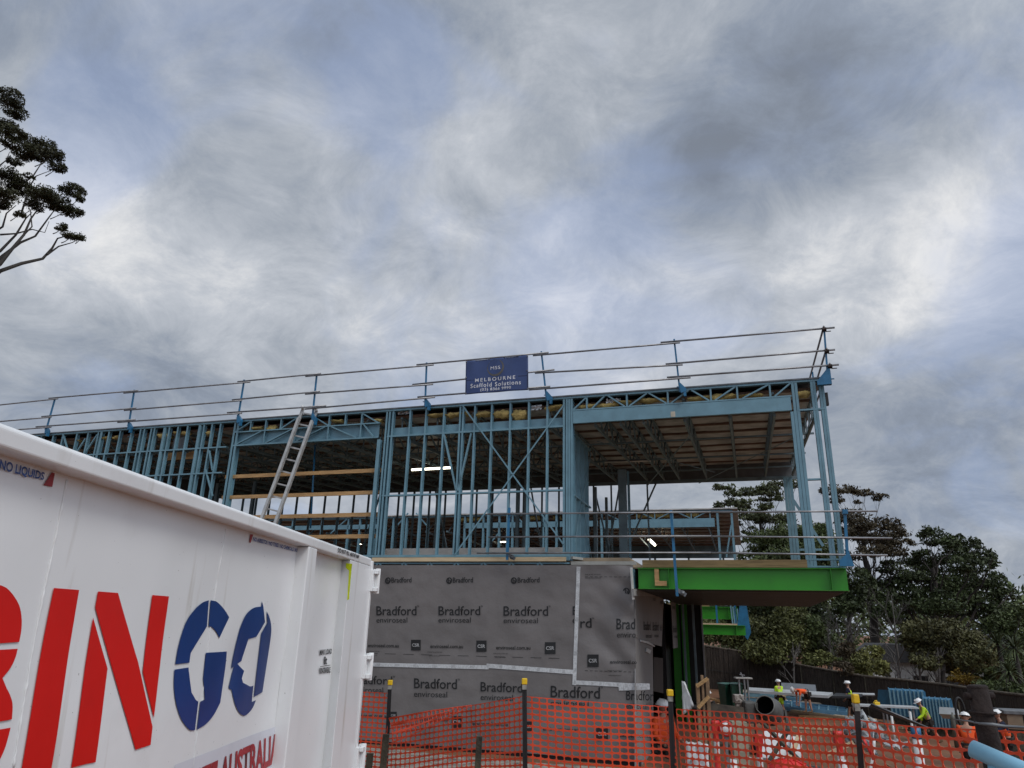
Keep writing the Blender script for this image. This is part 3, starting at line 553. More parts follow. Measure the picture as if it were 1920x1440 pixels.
for l in (tops, mids, lows):
    u, z = l[-1]; m = MB(); m.path([(u - .02, -.3, z), (u - .02, 8.9, z + .35)], .021, 8); m.build('side_rail', GALV, GR)
    m = MB(); m.lathe([(0, -.04), (.045, -.04), (.045, .04), (0, .04)], (u, -.13, z), (1, 0, 0), 10); m.bar((u + .02, -.14, z - .05), (u + .12, -.14, z - .05), .015, .015); m.build('coupler', RUST, GR)
for w in (2.8, 5.8, 8.7): m = MB(); m.bar((tops[-1][0], w, 6.4 + .045 * w), (tops[-1][0], w, tops[-1][1] + .04 * w), .035, .035); m.build('post', POST, GR)
DR = FB.root('deck_guardrail', label='grey three-rail guardrail with blue end posts along the first floor edge', cat='guardrail')
for ys, x0 in (((962, 961.5, 958, 956), 918), ((1005, 1004.6, 1003, 1006), 920), ((1035, 1035, 1034, 1038), 898)):
    pts = []
    for px, y in zip((x0, 1160, 1330, 1612), ys): p = w1(px, y, -.25); pts.append((p.x, p.z))
    rail_run(DR, [pts[0], pts[2]], .05, .018, -.27); rail_run(DR, [pts[2], pts[3]], .6, .018, -.25)
for k, (a, b, c, d) in enumerate(((955, 952, 951, 1050), (1258, 957, 1270, 1118), (1584, 962, 1590, 1062))):
    p, q = w1(a, b, -.22), w1(c, d, -.22); m = MB(); m.bar((q.x, -.22, q.z), (p.x, -.22, p.z), .05, .04, (0, 1, 0)); po = m.build('post', POST, DR)
    m = MB()
    if k == 2:
        m.box((p.x - .04, -.27, p.z - .02), (p.x + .05, -.17, p.z + .06)); m.prism([(.03, .3), (.10, .0), (-.14, .0), (-.14, .1), (-.02, .2)], lambda s, t, kk: (q.x + s, kk, q.z + t), -.27, -.17)
    else: m.bar((q.x, -.22, q.z + .12), (q.x + .16, -.2, q.z + .02), .04, .07); m.lathe([(0, -.05), (.05, -.03), (.05, .03), (0, .05)], (q.x + .1, -.2, q.z + .06), (0, 1, 0), 8)
    m.build('clamp', POST if k == 2 else GREY, po)
# ---- banner
BN = FB.root('scaffold_banner', label='navy vinyl banner with white lettering tied to the roof guardrail', cat='banner')
WB = -.19
bq = [w1(874, 677.5, WB), w1(990.5, 666, WB), w1(990.5, 731, WB), w1(872, 739.7, WB)]
bw = lambda p, o=0: Vector((p.x, WB - .012 * sin(p.x * 9) * sin(p.z * 4) - o, p.z))
m = MB().grid(lambda a, b: bw(bil(bq, a, b)), 40, 20); ob = m.build('banner_sheet', M('navy_vinyl', (.035, .065, .185), .5, 0, .1, 3), BN); sm_ = ob.modifiers.new('thick', 'SOLIDIFY'); sm_.thickness = .004
m = MB(); 
for (s0, t0, s1, t1) in ((0, 0, 1, .035), (0, .965, 1, 1), (0, 0, .018, 1), (.982, 0, 1, 1), (0, .575, 1, .60)): m.grid(lambda a, b: bw(bil(bq, s0 + (s1 - s0) * a, t0 + (t1 - t0) * b), .004), 20, 2)
m.build('hem', M('dark_navy_hem', (.012, .022, .075), .6), BN)
WTX = M('white_lettering', (.75, .76, .8), .6)
def btext(t, s0, t0, s1, t1, mat=WTX, off=0., sp=1.1): return text_obj(t, [bil(bq, s0, t0), bil(bq, s1, t0), bil(bq, s1, t1), bil(bq, s0, t1)], BN, mat, 'lettering', off, sp, lambda p: bw(p, .008))
btext('MSS', .405, .235, .56, .33, off=.0); btext('MELBOURNE', .16, .555, .80, .66, off=.012, sp=1.4); btext('Scaffold Solutions', .085, .70, .885, .825, off=.012, sp=1.25); btext('(03) 8366 9990', .25, .855, .735, .96, off=.01)
m = MB(); bc = bil(bq, .485, .28); rx = (bq[1] - bq[0]).length * .135
for k in range(36):
    a, b = k * pi / 18, (k + 1) * pi / 18; f = lambda t: .86 + .12 * sin(t - .6)
    if 0.9 < a < 1.5: continue
    m.add([bw(bc + Vector((cos(t) * rx * r, 0, sin(t) * rx * r)), .007) for t, r in ((a, 1), (b, 1), (b, f(b)), (a, f(a)))], [(0, 1, 2, 3)])
m.build('emblem_ring', M('bronze_print', (.10, .095, .09), .6), BN)
m = MB()
for s_, t_ in ((0.01,.03),(.99,.03),(.99,.97),(.01,.97),(.01,.5),(.985,.45)):
    p = bw(bil(bq, s_, t_), .01); m.lathe([(.012, 0), (.02, .004), (.012, .008)], p, (0, -1, 0), 10)
m.build('eyelets', GALV, BN)
# ---- ladder
LD = FB.root('extension_ladder', label='aluminium extension ladder leaning on the roof edge beside the white skip', cat='ladder')
ALU = M('dull_aluminium', (.55, .54, .52), .4, .6, .12, 6, dirt=.3)
lt, rt = w1(567, 770, -.06), w1(592, 775, -.06); lb, rb = w1(491, 973, -.75), w1(517, 980, -.75)
for k, (t, b) in enumerate(((lt, lb), (rt, rb))):
    d = (b - t); e = b + d * 1.05; t2 = t - d * .02; m = MB(); m.bar(t2, e, .03, .085, (1, 0, 0)); m.build('stile', ALU, LD)
    s0 = t + d * (.0 + .08 * 0) + Vector((0, -.09, 0)); m = MB(); m.bar(s0 + d * .08 + Vector((.035, 0, 0)), e + Vector((.035, -.05, 0)), .028, .07, (1, 0, 0)); m.build('stile', ALU, LD)
    m = MB(); m.lathe([(0, -.03), (.05, -.02), (.05, .02), (0, .03)], t2 + Vector((0, -.02, .03)), (1, 0, 0), 10); m.build('end_cap', PLAS, LD)
n = 18
for k in range(n):
    s = .02 + k * (2.0 / n); a = lt + (lb - lt) * s; b = rt + (rb - rt) * s; m = MB(); m.bar(a, b, .035, .035, (0, 1, 0)); m.build('rung', ALU, LD)
m = MB(); p = w1(591, 834, .6); q = w1(582, 990, .6); m.path([(p.x, .6, p.z), (q.x, .6, q.z)], .022, 8); tag(m.build('prop_pole', POST), 'thin blue pole standing inside the wide opening behind the ladder', 'pole'); bpy.data.objects['prop_pole'].location = FB.o; bpy.data.objects['prop_pole'].rotation_euler = (0, 0, -FB.az)
# ---- strip lights
LAMP = M('lit_tube', (.9, .88, .75), .4, emit=(1, .93, .74, 5.0)); LAMP2 = M('unlit_tube', (.8, .8, .75), .4)
def tube(a, b, w, lab, w2=None, mat=LAMP, fr=.03):
    p, q = w1(*a, w), w1(*b, w if w2 is None else w2); C_ = FB.world(*((p + q) / 2)); o = empty('strip_light', C_, -FB.az, lab, 'strip light', 'strip lights hanging under the roofs')
    d = (q - p) / 2; m = MB(); m.path([-d, d], fr, 8); m.build('lamp_tube', mat, o); m = MB(); m.bar(-d + Vector((0, 0, fr * 1.6)), d + Vector((0, 0, fr * 1.6)), fr * 2, fr); m.build('housing', GREY, o); return o
tube((772, 881), (845, 877), 4, 'bright strip light glowing behind the middle studs of the upper floor')
tube((1134, 867), (1220, 864), 5, 'slim dim strip light under the roof of the open right bay', mat=LAMP2, fr=.02)
tube((1217, 1012), (1228, 1022), 20.5, 'short bright lamp slanting under the far wing roof', 23, fr=.06)
tube((918, 1016.5), (928, 1016.3), 22, 'small lit strip low behind the diagonal braces, left of a matching one')
tube((935, 1016.3), (948, 1016), 22, 'small lit strip low behind the diagonal braces, right of a matching one')
tube((672, 1020), (678, 1020), 22, 'tiny lit strip above the white skip, left of another')
tube((693, 1019.5), (701, 1019.5), 22, 'tiny lit strip above the white skip, right of another')
# ---------------------------------------------------------------- far wing, same frame further back
WF = 14.0
for _ in range(60):
    z = FB.W(1260, 958, WF).z
    WF += (6.5 - z) * 1.5
FW = empty('far_building_wing', FB.world(0, WF, 0), -FB.az, 'second blue steel frame wing seen through and beyond the first, on green beams', 'building')
f1 = lambda px, py, dw=0.: (lambda p: (p.x, p.z))(FB.W(px, py, WF + dw))
def fm(name, p, q, w=0., face=.06, dep=.12, mat=STEEL, side=1):
    mb = MB(); csec(mb, p, q, face, dep, side); mb.v = [(x, y + w, z) for x, y, z in mb.v]; return mb.build(name, mat, FW)
FL_, FR_ = f1(470, 1000)[0], f1(1372, 1000)[0]; zt = f1(1260, 959)[1]; zh1, zh0 = f1(1250, 973)[1], f1(1250, 989)[1]
fm('top_plate', (FL_, zt), (FR_, zt)); hx = f1(1125, 980)[0]; hx1 = f1(1340, 980)[0]
for a, b in (((hx, -.01, zh0), (hx1, .05, zh1)), ((f1(870, 990)[0], .0, zh0 + .1), (hx - .1, .05, zh1 - .02)), ((FL_, .0, zh0 + .15), (f1(720, 990)[0], .05, zh1))): m = MB(); m.box(a, b); m.build('header_beam', STEEL, FW)
u = hx + .2; k = 0
while u < hx1 - .4: fm('lattice_web', (u, zh1 + .02) if k % 2 else (u, zt), (u + .62, zt) if k % 2 else (u + .62, zh1 + .02), .01, .045, .06); fm('lattice_web', (u + .66, zh1), (u + .66, zt), .012, .045, .06); u += .78; k += 1
sp_px = [1075, 1090, 1118, 1128, 1348, 1375, 760, 800, 870, 905, 935, 960, 990, 1018, 1043, 735, 700, 672, 650, 628, 600, 575, 545, 520]
for px in sp_px: fm('stud', (f1(px, 1010)[0], 2.8), (f1(px, 1010)[0], zt), .0, .09, .12)
for a, b in (((960, 960), (985, 985)), ((900, 1040), (935, 1000)), ((620, 1000), (660, 965)), ((1362, 1045), (1371, 985)), ((745, 985), (765, 962)), ((780, 962), (800, 985))): fm('diagonal_brace', f1(*a), f1(*b), -.01, .06, .05)
m = MB(); m.add([(FL_-6,-.1,zt+.05),(FR_+.3,-.1,zt+.05),(FR_+.3,9,zt-.5),(FL_-6,9,zt-.5),(FL_-6,-.1,zt+.1),(FR_+.3,-.1,zt+.1),(FR_+.3,9,zt-.45),(FL_-6,9,zt-.45)], [(3,2,1,0),(4,5,6,7),(0,1,5,4),(1,2,6,5),(2,3,7,6),(3,0,4,7)])
r2 = m.build('roof', FOIL, FW)
for w in np.arange(.4, 9, .9): m = MB(); m.box((FL_, w - .03, zt - .1 - .055 * w), (FR_, w + .03, zt - .02 - .055 * w)); m.build('roof_batten', BATT, r2)
for u in np.arange(FL_, FR_ + .1, 1.1): m = MB(); m.bar((u, .2, zh0), (u, 8.8, zh0 - .25), .05, .09); [m.bar((u, a, zh0), (u, a + .7, zt - .1 - .05 * a), .04, .04, (1, 0, 0)) for a in np.arange(.4, 8, 1.4)]; m.build('roof_truss', STEELD, FW)
for k, (a, b) in enumerate(((860, 905), (985, 1010), (1035, 1050), (1190, 1260), (1285, 1310))):
    p, q = f1(a, 966)[0], f1(b, 966)[0]
    MB().grid(lambda s, t: (p + (q - p) * s, .3 + .12 * cos(2*pi*t), zh1 + .22 + (.13 + .06 * noise.noise(Vector((s * 9, k, 0)))) * sin(2*pi*t)), 16, 8).build('insulation_batt', INSUL, FW)
m = MB(); m.box((FL_ - 6, 8.7, zt - 1.2), (FR_, 8.8, zt - .5)); m.build('back_header', STEELD, FW)
for u in np.arange(FL_, FR_, 1.8): fm('back_stud', (u, 2.8), (u, zt - 1), 8.7, .1, .1, STEELD)
# floor beams
e1 = f1(1383, 1150); e2 = f1(1398, 1178); bz = [f1(1350, y)[1] for y in (1138, 1161, 1172, 1190)]
for (z1, z0, ue, w) in ((bz[0], bz[1], e1[0], 0), (bz[2], bz[3], e2[0], -.6)):
    m = MB()
    for z in (z1 - .02, z0): m.box((FL_, w - .12, z), (ue, w + .12, z + .02))
    m.box((FL_, w - .005, z0 + .02), (ue, w + .005, z1 - .02)); m.box((ue - .35, w - .11, z0 + .02), (ue - .33, w - .006, z1 - .02)); m.build('floor_beam', GREEN, FW)
m = MB(); m.box((FL_, -.1, bz[0] + .005), (e1[0] - 1.1, .1, bz[0] + .10)); m.build('deck_edge_timber', TIMT, FW)
m = MB(); m.box((FL_, -.72, bz[2] + .005), (e2[0] - .3, .1, bz[2] + .06)); m.build('deck_board', TIMP, FW)
m = MB(); m.box((FL_, .13, bz[0] - .3), (e1[0] - .1, 8.8, bz[0] + .05)); m.box((FL_, 1.5, -2.7), (f1(1322, 1180)[0] - 1, 1.7, bz[1])); m.build('floor_deck', BLACK, FW)
for px in (1345, 1380): p = f1(px, 1165, -.3); m = MB(); m.bar((p[0], -.4, p[1] - .5), (p[0], -.4, p[1] + .9), .07, .05); m.build('guardrail_post', POST, FW)
for k in range(5): p = f1(1374 + k * 4.2, 1160 + k * 2, -.4); m = MB(); m.bar((p[0], -.4, p[1] - .45), (p[0] - .05, -.4, p[1] + .5), .05, .05); m.build('stair_baluster', STEEL, FW)
p = f1(1394, 1160, -.4); m = MB(); m.prism([(-.1, .6), (.15, .6), (.25, -.5), (.1, -.8), (-.25, -.3)], lambda a, b, t: (p[0] + a, t, p[1] + b), -.45, -.3); m.build('blue_bracket', POST, FW)
for y0 in (958, 1003, 1033): a, b = f1(1345, y0 + 3, -.3), f1(1402, y0 + 3, -.3); m = MB(); m.path([(a[0], -.3, a[1]), (b[0], -.3, b[1])], .03, 6); m.build('end_rail', GALV, FW)
# ---------------------------------------------------------------- white skip bin
_s = ray(1040, 1166); FS = Frame(0, 0, atan2(_s.x, _s.y)); XS = -1.5
SK = FS.root('skip_bin', label='big white steel skip bin with large red and blue stencilled lettering', cat='skip bin')
sx = lambda px, py, x=XS: FS.X(px, py, x)
yE = sx(676, 1240, XS + .06).y; ztop = (sx(0, 797, XS + .075).z + sx(686, 1040, XS + .075).z) / 2; zrl = (sx(0, 834, XS + .075).z + sx(480, 993, XS + .075).z) / 2; Y0 = -.9
print('skip end', yE, 'top', ztop, zrl, [tuple(round(c, 2) for c in sx(*q, XS+.075)) for q in ((0,797),(300,903),(480,967),(686,1038),(0,834),(480,993))])
SP = M('white_skip_panel', (.79, .805, .81), .30, 0, .035, 1.0, bump=.07, bscale=2.2, dirt=.12, speck=.8)
def dent(y, z):
    d = .006 * noise.noise(Vector((y * 1.6, z * 2.2, 4))) + .0022 * noise.noise(Vector((y * 4.5, z * 4.5, 1)))
    for cy_, cz_, r, a in ((3.9, 1.25, .28, -.012), (3.2, 1.75, .5, -.010), (4.4, 1.6, .25, .010), (2.9, 1.1, .3, .010), (4.75, 1.45, .18, -.014), (2.3, 1.65, .35, -.010), (4.9, 1.05, .2, .012), (2.6, .9, .3, -.008), (3.55, 1.42, .12, -.012)): d += a * math.exp(-((y - cy_) ** 2 + (z - cz_) ** 2) / r / r)
    return d
px_ = lambda y, z: XS + dent(y, z)
ysf = sx(572, 1240, XS + .07).y; ysl = sx(556, 1240, XS + .0).y
m = MB().grid(lambda a, b: (lambda y, z: (px_(y, z), y, z))(Y0 + (yE - Y0) * a, .12 + (ztop - .14) * b), 150, 60)
m.build('side_panel', SP, SK)
m = MB(); w_ = 1.9
m.box((XS - w_, Y0, .12), (XS - w_ + .01, yE, ztop - .03)); m.box((XS - w_, Y0, .12), (XS, Y0 + .01, ztop - .03)); m.box((XS - w_, Y0, .10), (XS, yE, .13)); m.box((XS - .012, Y0, .12), (XS - .008 - .0, Y0 + .02, ztop - .05)); m.build('tub', WHITE, SK)
m = MB(); prof = [(XS - .03, zrl), (XS + .075, zrl), (XS + .078, ztop - .012), (XS + .066, ztop), (XS - .03, ztop + .004)]
m.prism(prof, lambda a, b, t: (a, t, b), Y0, yE + .01); bevel(m.build('rim', WHITE, SK), .008, 3)
m = MB(); m.prism([(XS - w_ - .05, zrl), (XS - w_ + .05, zrl), (XS - w_ + .05, ztop), (XS - w_ - .05, ztop)], lambda a, b, t: (a, t, b), Y0, yE); m.build('rim', WHITE, SK)
def stiff(y0, y1, yl, proj=.075, name='stiffener'):
    m = MB(); P = [(XS - .01, yl), (XS + proj, y0), (XS + proj, y1), (XS - .01, y1 + .003)]
    m.prism(P, lambda a, b, t: (a, b, t), .12, zrl - .002); return bevel(m.build(name, WHITE, SK), .006)
yf = sx(590, 1080, XS + .075).y; ya = sx(574, 1080, XS + .075).y; yb = sx(551, 1080, XS).y
stiff(ya, yf, yb)
yc = sx(655, 1080, XS + .075).y; ydl = sx(639, 1080, XS).y
stiff(yc, yE, ydl, name='corner_post')
for ya_ in (.75, -.5): stiff(ya_, ya_ + .09, ya_ - .1)
# weld seams, stitch gaps
def seam(p0, p1, r=.004, n=60, name='weld_seam'):
    a, b = sx(*p0), sx(*p1); m = MB(); pts = []
    for k in range(n + 1): p = a + (b - a) * (k / n); pts.append((px_(p.y, p.z) + .0015, p.y + .0015 * R_.uniform(-1, 1), p.z))
    m.path(pts, [r * R_.uniform(.5, 1.3) for _ in pts], 6); return m.build(name, WHITE, SK)
seam((127, 900), (25, 1440)); seam((425, 992), (360, 1440), .002)
for x0, y0, x1, y1 in ((571.5, 1065, 562, 1149), (557, 1198, 546.5, 1285), (541.5, 1338, 530.5, 1438), (649, 1140, 654.5, 1080), (651, 1170, 643, 1250), (639, 1298, 630, 1392)):
    a, b = sx(x0, y0, XS + .006), sx(x1, y1, XS + .006); m = MB(); m.bar(a, b, .004, .006, (1, 0, 0)); m.build('weld_gap', INK, SK)
m = MB()
# end frame, door and hinges
m.box((XS - w_, yE, .12), (XS + .02, yE + .05, ztop - .05)); m.box((XS - w_, yE + .05, .5), (XS, yE + .09, .58)); m.build('tail_door', WHITE, SK)
m = MB(); m.box((XS + .0, yE + .002, .12), (XS + .085, yE + .05, ztop - .02)); m.box((XS - .1, yE + .052, .12), (XS + .06, yE + .12, ztop - .1)); bevel(m.build('door_post', WHITE, SK), .005)
hd = FS.W(690, 1090, yE + .06)
for y0, y1 in ((1069, 1109), (1228, 1272), (1400, 1450)):
    za, zb_ = FS.W(690, y0, yE + .06).z, FS.W(690, y1, yE + .06).z; hx_ = XS + .08
    m = MB(); m.box((hx_ - .05, yE + .0, zb_), (hx_ + .02, yE + .06, za)); m.box((hx_ + .0, yE + .07, zb_ - .01), (hx_ + .03, yE + .13, za + .01)); m.lathe([(0, zb_ - .015), (.02, zb_ - .015), (.02, za + .015), (0, za + .015)], (hx_ + .035, yE + .09, 0), (0, 0, 1), 12)
    m.box((hx_ + .02, yE + .02, za - .03), (hx_ + .05, yE + .1, za)); m.box((hx_ + .02, yE + .02, zb_), (hx_ + .05, yE + .1, zb_ + .03)); bevel(m.build('hinge', WHITE, SK), .004)
for x in (XS - .4, XS - w_ + .3):
    for y in (0.0, yE - .6): m = MB(); m.lathe([(0, -.08), (.1, -.08), (.1, .08), (0, .08)], (x, y, .1), (1, 0, 0), 16); m.build('roller', RUST, SK)
# painted letters
def paint(polys, mat, ox, oy, sc, name, off=.004):
    for P in polys:
        bm = bmesh.new(); vs = [bm.verts.new(sx(ox + a / sc, oy + b / sc)) for a, b in P]; bm.faces.new(vs)
        bmesh.ops.triangulate(bm, faces=bm.faces[:]); bmesh.ops.subdivide_edges(bm, edges=bm.edges[:], cuts=7, use_grid_fill=True)
        for v in bm.verts: v.co.x = px_(v.co.y, v.co.z) + off
        bmesh.ops.recalc_face_normals(bm, faces=bm.faces[:])
        if sum(f.normal.x for f in bm.faces) < 0: bmesh.ops.reverse_faces(bm, faces=bm.faces[:])
        me = bpy.data.meshes.new(name); bm.to_mesh(me); bm.free(); me.materials.append(mat); o = bpy.data.objects.new(name, me); SC.collection.objects.link(o); o.parent = SK
def crv(P, n=5):                      # Catmull-Rom through the listed points, closed; (x,y,1) marks a corner
    out = []; k = len(P)
    for i in range(k):
        p0, p1, p2, p3 = P[i-1], P[i], P[(i+1) % k], P[(i+2) % k]; c1, c2 = len(p1) > 2, len(p2) > 2
        m1 = (0, 0) if c1 else ((p2[0]-p0[0])/2, (p2[1]-p0[1])/2); m2 = (0, 0) if c2 else ((p3[0]-p1[0])/2, (p3[1]-p1[1])/2)
        if c1: m1 = (p2[0]-p1[0], p2[1]-p1[1])
        if c2: m2 = (p2[0]-p1[0], p2[1]-p1[1])
        if c1 and c2: out.append(p1[:2]); continue
        for j in range(n):
            t = j / n; h = (2*t**3-3*t*t+1, t**3-2*t*t+t, -2*t**3+3*t*t, t**3-t*t); out.append(tuple(h[0]*p1[d]+h[1]*m1[d]+h[2]*p2[d]+h[3]*m2[d] for d in (0, 1)))
    return out
c = 1
paint([crv([(-330,62,c),(-60,55),(0,68),(60,95),(120,160),(160,230),(178,320),(176,410),(160,495,c),(-100,512,c),(-100,420,c),(-40,400),(-10,330),(-30,270),(-70,250,c),(-300,250,c)]),
       crv([(-100,560,c),(148,546,c),(130,610),(90,690),(10,785,c),(50,830),(85,900),(100,970),(92,1075,c),(-110,1112,c),(-90,1000),(-110,900),(-160,850,c),(-160,700,c)]),
       crv([(-120,1172,c),(80,1137,c),(60,1210),(30,1300),(-20,1400),(-90,1500),(-260,1620,c),(-260,1400,c),(-160,1300)]),
       [(-330,300),(-210,300),(-330,1600),(-480,1650)],
       [(420,90),(612,105),(578,330),(500,800),(430,1200),(345,1640),(120,1640),(165,1440),(300,720),(370,400)],
       [(752,116),(897,127),(1040,650),(1131,1130),(1113,1266),(1002,1303),(733,235)],
       [(718,312),(816,695),(800,800),(712,1396),(640,1410),(530,1440),(600,1050),(660,650)],
       [(1148,143),(1273,153),(1200,700),(1143,1065),(1072,720),(1095,560)]], RED, 0, 1080, 4, 'stencil_letter')
paint([crv([(1578,182,c),(1530,200),(1470,250),(1400,350),(1345,520),(1318,662,c),(1425,650,c),(1440,560),(1480,470),(1530,405),(1562,378,c)]),
       crv([(1592,182,c),(1640,195),(1690,250),(1724,310,c),(1650,465,c),(1630,420),(1600,385),(1575,378,c)]),
       crv([(1311,702,c),(1418,686,c),(1418,780),(1430,860),(1455,920),(1482,942,c),(1455,1157,c),(1410,1150),(1350,1070),(1315,960),(1303,830)]),
       crv([(1550,576,c),(1702,566,c),(1690,700),(1650,950,c),(1600,1040),(1540,1110),(1470,1153,c),(1497,942,c),(1550,915),(1582,875),(1592,760,c),(1523,767,c)])], BLUE, 0, 1080, 4, 'stencil_letter')
paint([crv([(360,188,c),(370,225),(378,300),(383,345,c),(322,455,c),(325,408,c),(300,412),(270,460),(240,560),(225,638,c),(178,588,c),(145,695,c),(160,590),(180,480),(205,380),(245,290),(300,240),(357,228,c)]),
       crv([(180,640,c),(243,712,c),(222,735,c),(230,790),(250,840),(275,852),(312,820,c),(303,945,c),(335,932,c),(310,990),(270,1035),(235,1047),(195,1015),(165,950),(148,870),(143,822,c),(120,840,c)]),
       crv([(395,262,c),(420,320),(433,400),(425,520),(405,680),(372,835,c),(383,872,c),(318,908,c),(335,700,c),(343,738,c),(360,680),(375,600),(378,520),(357,430,c),(400,350,c)])], BLUE, 400, 1080, 4, 'stencil_letter')
LETR = M('faded_red_lettering', (.42, .04, .05), .5, 0, .2, 5); LETB = M('faded_blue_lettering', (.03, .09, .33), .5, 0, .25, 30); PALE = M('pale_sticker_film', (.67, .69, .75), .3, 0, .05, 3)
paint([[(82+14.3*k, 883+44.5*k) for k in (0,)] + [(385/4+.0, 760-760+885.5)] ], LETR, 0, 0, 1, 'sticker') if False else None
paint([[(385,502),(408,510),(388,612),(322,598)]], LETR, 0, 760, 4, 'red_mark'); paint([[(225,160),(265,165),(232,278),(212,275)], [(975,375),(990,378),(978,472),(945,462)]], LETR, 440, 980, 7.385, 'red_mark')
skt = lambda t, q, mat, **k: text_obj(t, [sx(*p) for p in q], SK, mat, 'lettering', fn=lambda p: Vector((px_(p.y, p.z) + .006, p.y, p.z)), **k)
skt('NO ASBESTOS / NO TYRES / NO CHEMICALS / NO LIQUIDS', [(-520, 706), (82, 886), (79, 903), (-520, 768)], LETB, off=.03)
skt('NO ASBESTOS / NO TYRES / NO CHEMICALS / NO LIQUIDS', [(475.5, 1006.5), (569, 1032), (567.5, 1040), (475, 1015.5)], LETB, off=.03)
q = [sx(325, 1434), sx(541, 1354), sx(527, 1450), sx(300, 1560)]; m = MB(); m.grid(lambda a, b: (lambda p: (px_(p.y, p.z) + .0025, p.y, p.z))(bil(q, a, b)), 20, 8); m.build('sticker_panel', PALE, SK)
skt('WASTE AUSTRALIA', [(308, 1468), (522, 1373), (518, 1428), (300, 1555)], LETR, off=.035)
skt('MAX LOAD', [(601.5, 1218), (621.5, 1216), (621, 1225.5), (601, 1229)], INK, off=.03); skt('8t', [(608, 1231), (613.5, 1230), (612, 1246), (607, 1246)], INK, off=.03); skt('NON-CRANEABLE', [(599, 1252), (618, 1250), (617.5, 1261), (598, 1264)], INK, off=.03)
a, b = sx(601, 1250, XS + .01), sx(619, 1247, XS + .01); m = MB(); m.bar(a, b, .003, .004, (1, 0, 0)); m.build('printed_line', INK, SK)
text_obj('DO NOT FILL ABOVE RIM', [FS.X(*p, XS + .0815) for p in ((634.5, 1026.5), (674, 1040.5), (672, 1047), (634, 1035.5))], SK, INK, 'lettering', .03)
YP = M('fluoro_yellow_paint', (.72, .85, .0), .5, 0, .1, 9); YP2 = M('thin_yellow_overspray', (.72, .76, .35), .5, 0, .1, 9)
_fa, _fb = Vector((XS - .01, ydl, 0)), Vector((XS + .075, yc, 0)); _fn = Vector((_fb.y - _fa.y, -(_fb.x - _fa.x), 0)).normalized()
def flank(px, py):
    r = ray(px, py); rl = Vector((r.dot(FS.x), r.dot(FS.y), r.z)); c_ = FS.loc(CAM); k_ = (_fa - c_).dot(_fn) / rl.dot(_fn); return c_ + rl * k_ + _fn * .003
m = MB(); m.add([flank(*p) for p in ((649, 1056), (661, 1057), (659, 1076), (655, 1124), (651.5, 1125), (655, 1070), (649, 1065))], [tuple(range(7))]); m.build('yellow_paint', YP, SK)
0 and paint([[(1545,555),(1630,545),(1628,700),(1590,1070),(1565,1075),(1595,640),(1545,620)]], YP, 440, 980, 7.385, 'yellow_paint', .008)
# ---------------------------------------------------------------- orange mesh fence and pickets
def mesh_run(name, path, hgt, label, seed=0, cell=.061, rowh=.042, bot=None, group=None):
    P = [at(px, y, d) for px, y, d in path]; B = [Vector((p.x, p.y, 0)) for p in P]
    if bot: Q = [at(px, y, d) for px, y, d in bot]
    else: Q = [Vector((p.x + .03, p.y - .05, p.z - hgt)) for p in P]
    L0 = [0]; 
    for a, b in zip(P, P[1:]): L0.append(L0[-1] + (b - a).length)
    def ev(s, A):
        s = max(0, min(L0[-1] - 1e-6, s)); k = max(i for i in range(len(L0) - 1) if L0[i] <= s); t = (s - L0[k]) / (L0[k+1] - L0[k]); return A[k].lerp(A[k+1], t)
    hm = sum((p - q).length for p, q in zip(P, Q)) / len(P); nr = max(1, round(hm / rowh)); nc = max(1, round(L0[-1] / cell)); m = MB()
    def mp(s, t):
        a, b = ev(s * L0[-1] , P), ev(s * L0[-1], Q); p = a.lerp(b, t); k = s * L0[-1]
        off = .04 * noise.noise(Vector((k * 1.1, t * 1.3, seed))) + .008 * noise.noise(Vector((k * 6, t * 5, seed)))
        return p + Vector((.2 * off, off, .022 * noise.noise(Vector((k * 1.3, t * 2.2, seed + 5))) * min(1, t * 3 + .25)))
    O = [(.5,0),(.5,.5),(0,.5),(-.5,.5),(-.5,0),(-.5,-.5),(0,-.5),(.5,-.5)]; I = [(.445,0),(.385,.30),(0,.395),(-.385,.30),(-.445,0),(-.385,-.30),(0,-.395),(.385,-.30)]
    for r in range(nr):
        for c_ in range(nc):
            vs = [mp((c_ + .5 + a) / nc, (r + .5 + b) / nr) for a, b in O] + [mp((c_ + .5 + a) / nc, (r + .5 + b) / nr) for a, b in I]
            m.add(vs, [(k, (k+1) % 8, 8 + (k+1) % 8, 8 + k) for k in range(8)])
    o = m.build(name, ORMESH); s_ = o.modifiers.new('thick', 'SOLIDIFY'); s_.thickness = .0025
    return tag(o, label, 'mesh fence', group)
mesh_run('barrier_mesh', [(585, 1294, 7.9), (655, 1296, 7.6), (731, 1299, 7.3)], 1.0, 'short orange barrier mesh between the white skip and the first yellow capped picket', 1)
mesh_run('barrier_mesh', [(731, 1347, 7.3), (800, 1334, 6.95), (884, 1322, 6.5), (983, 1305, 6.0)], .85, 'orange barrier mesh sagging between the first two yellow capped pickets', 2)
mesh_run('folded_mesh', [(729, 1346, 7.22), (800, 1333, 6.88), (884, 1321.5, 6.42)], .2, 'folded over flap of orange mesh drooping beside the first yellow capped picket', 3, bot=[(738, 1392, 7.15), (806, 1360, 6.8), (884, 1324, 6.4)])
mesh_run('barrier_mesh', [(983, 1305, 6.0), (1100, 1313.5, 5.9), (1240, 1325, 5.8), (1262, 1327, 5.75)], 1.0, 'taut orange barrier mesh in front of the grey wrapped wall corner', 4)
mesh_run('barrier_mesh', [(1268, 1329, 5.65), (1400, 1337, 5.2), (1500, 1344, 4.85), (1603, 1349, 4.42)], .98, 'orange barrier mesh in front of the concrete mixer and plastic sheets', 5)
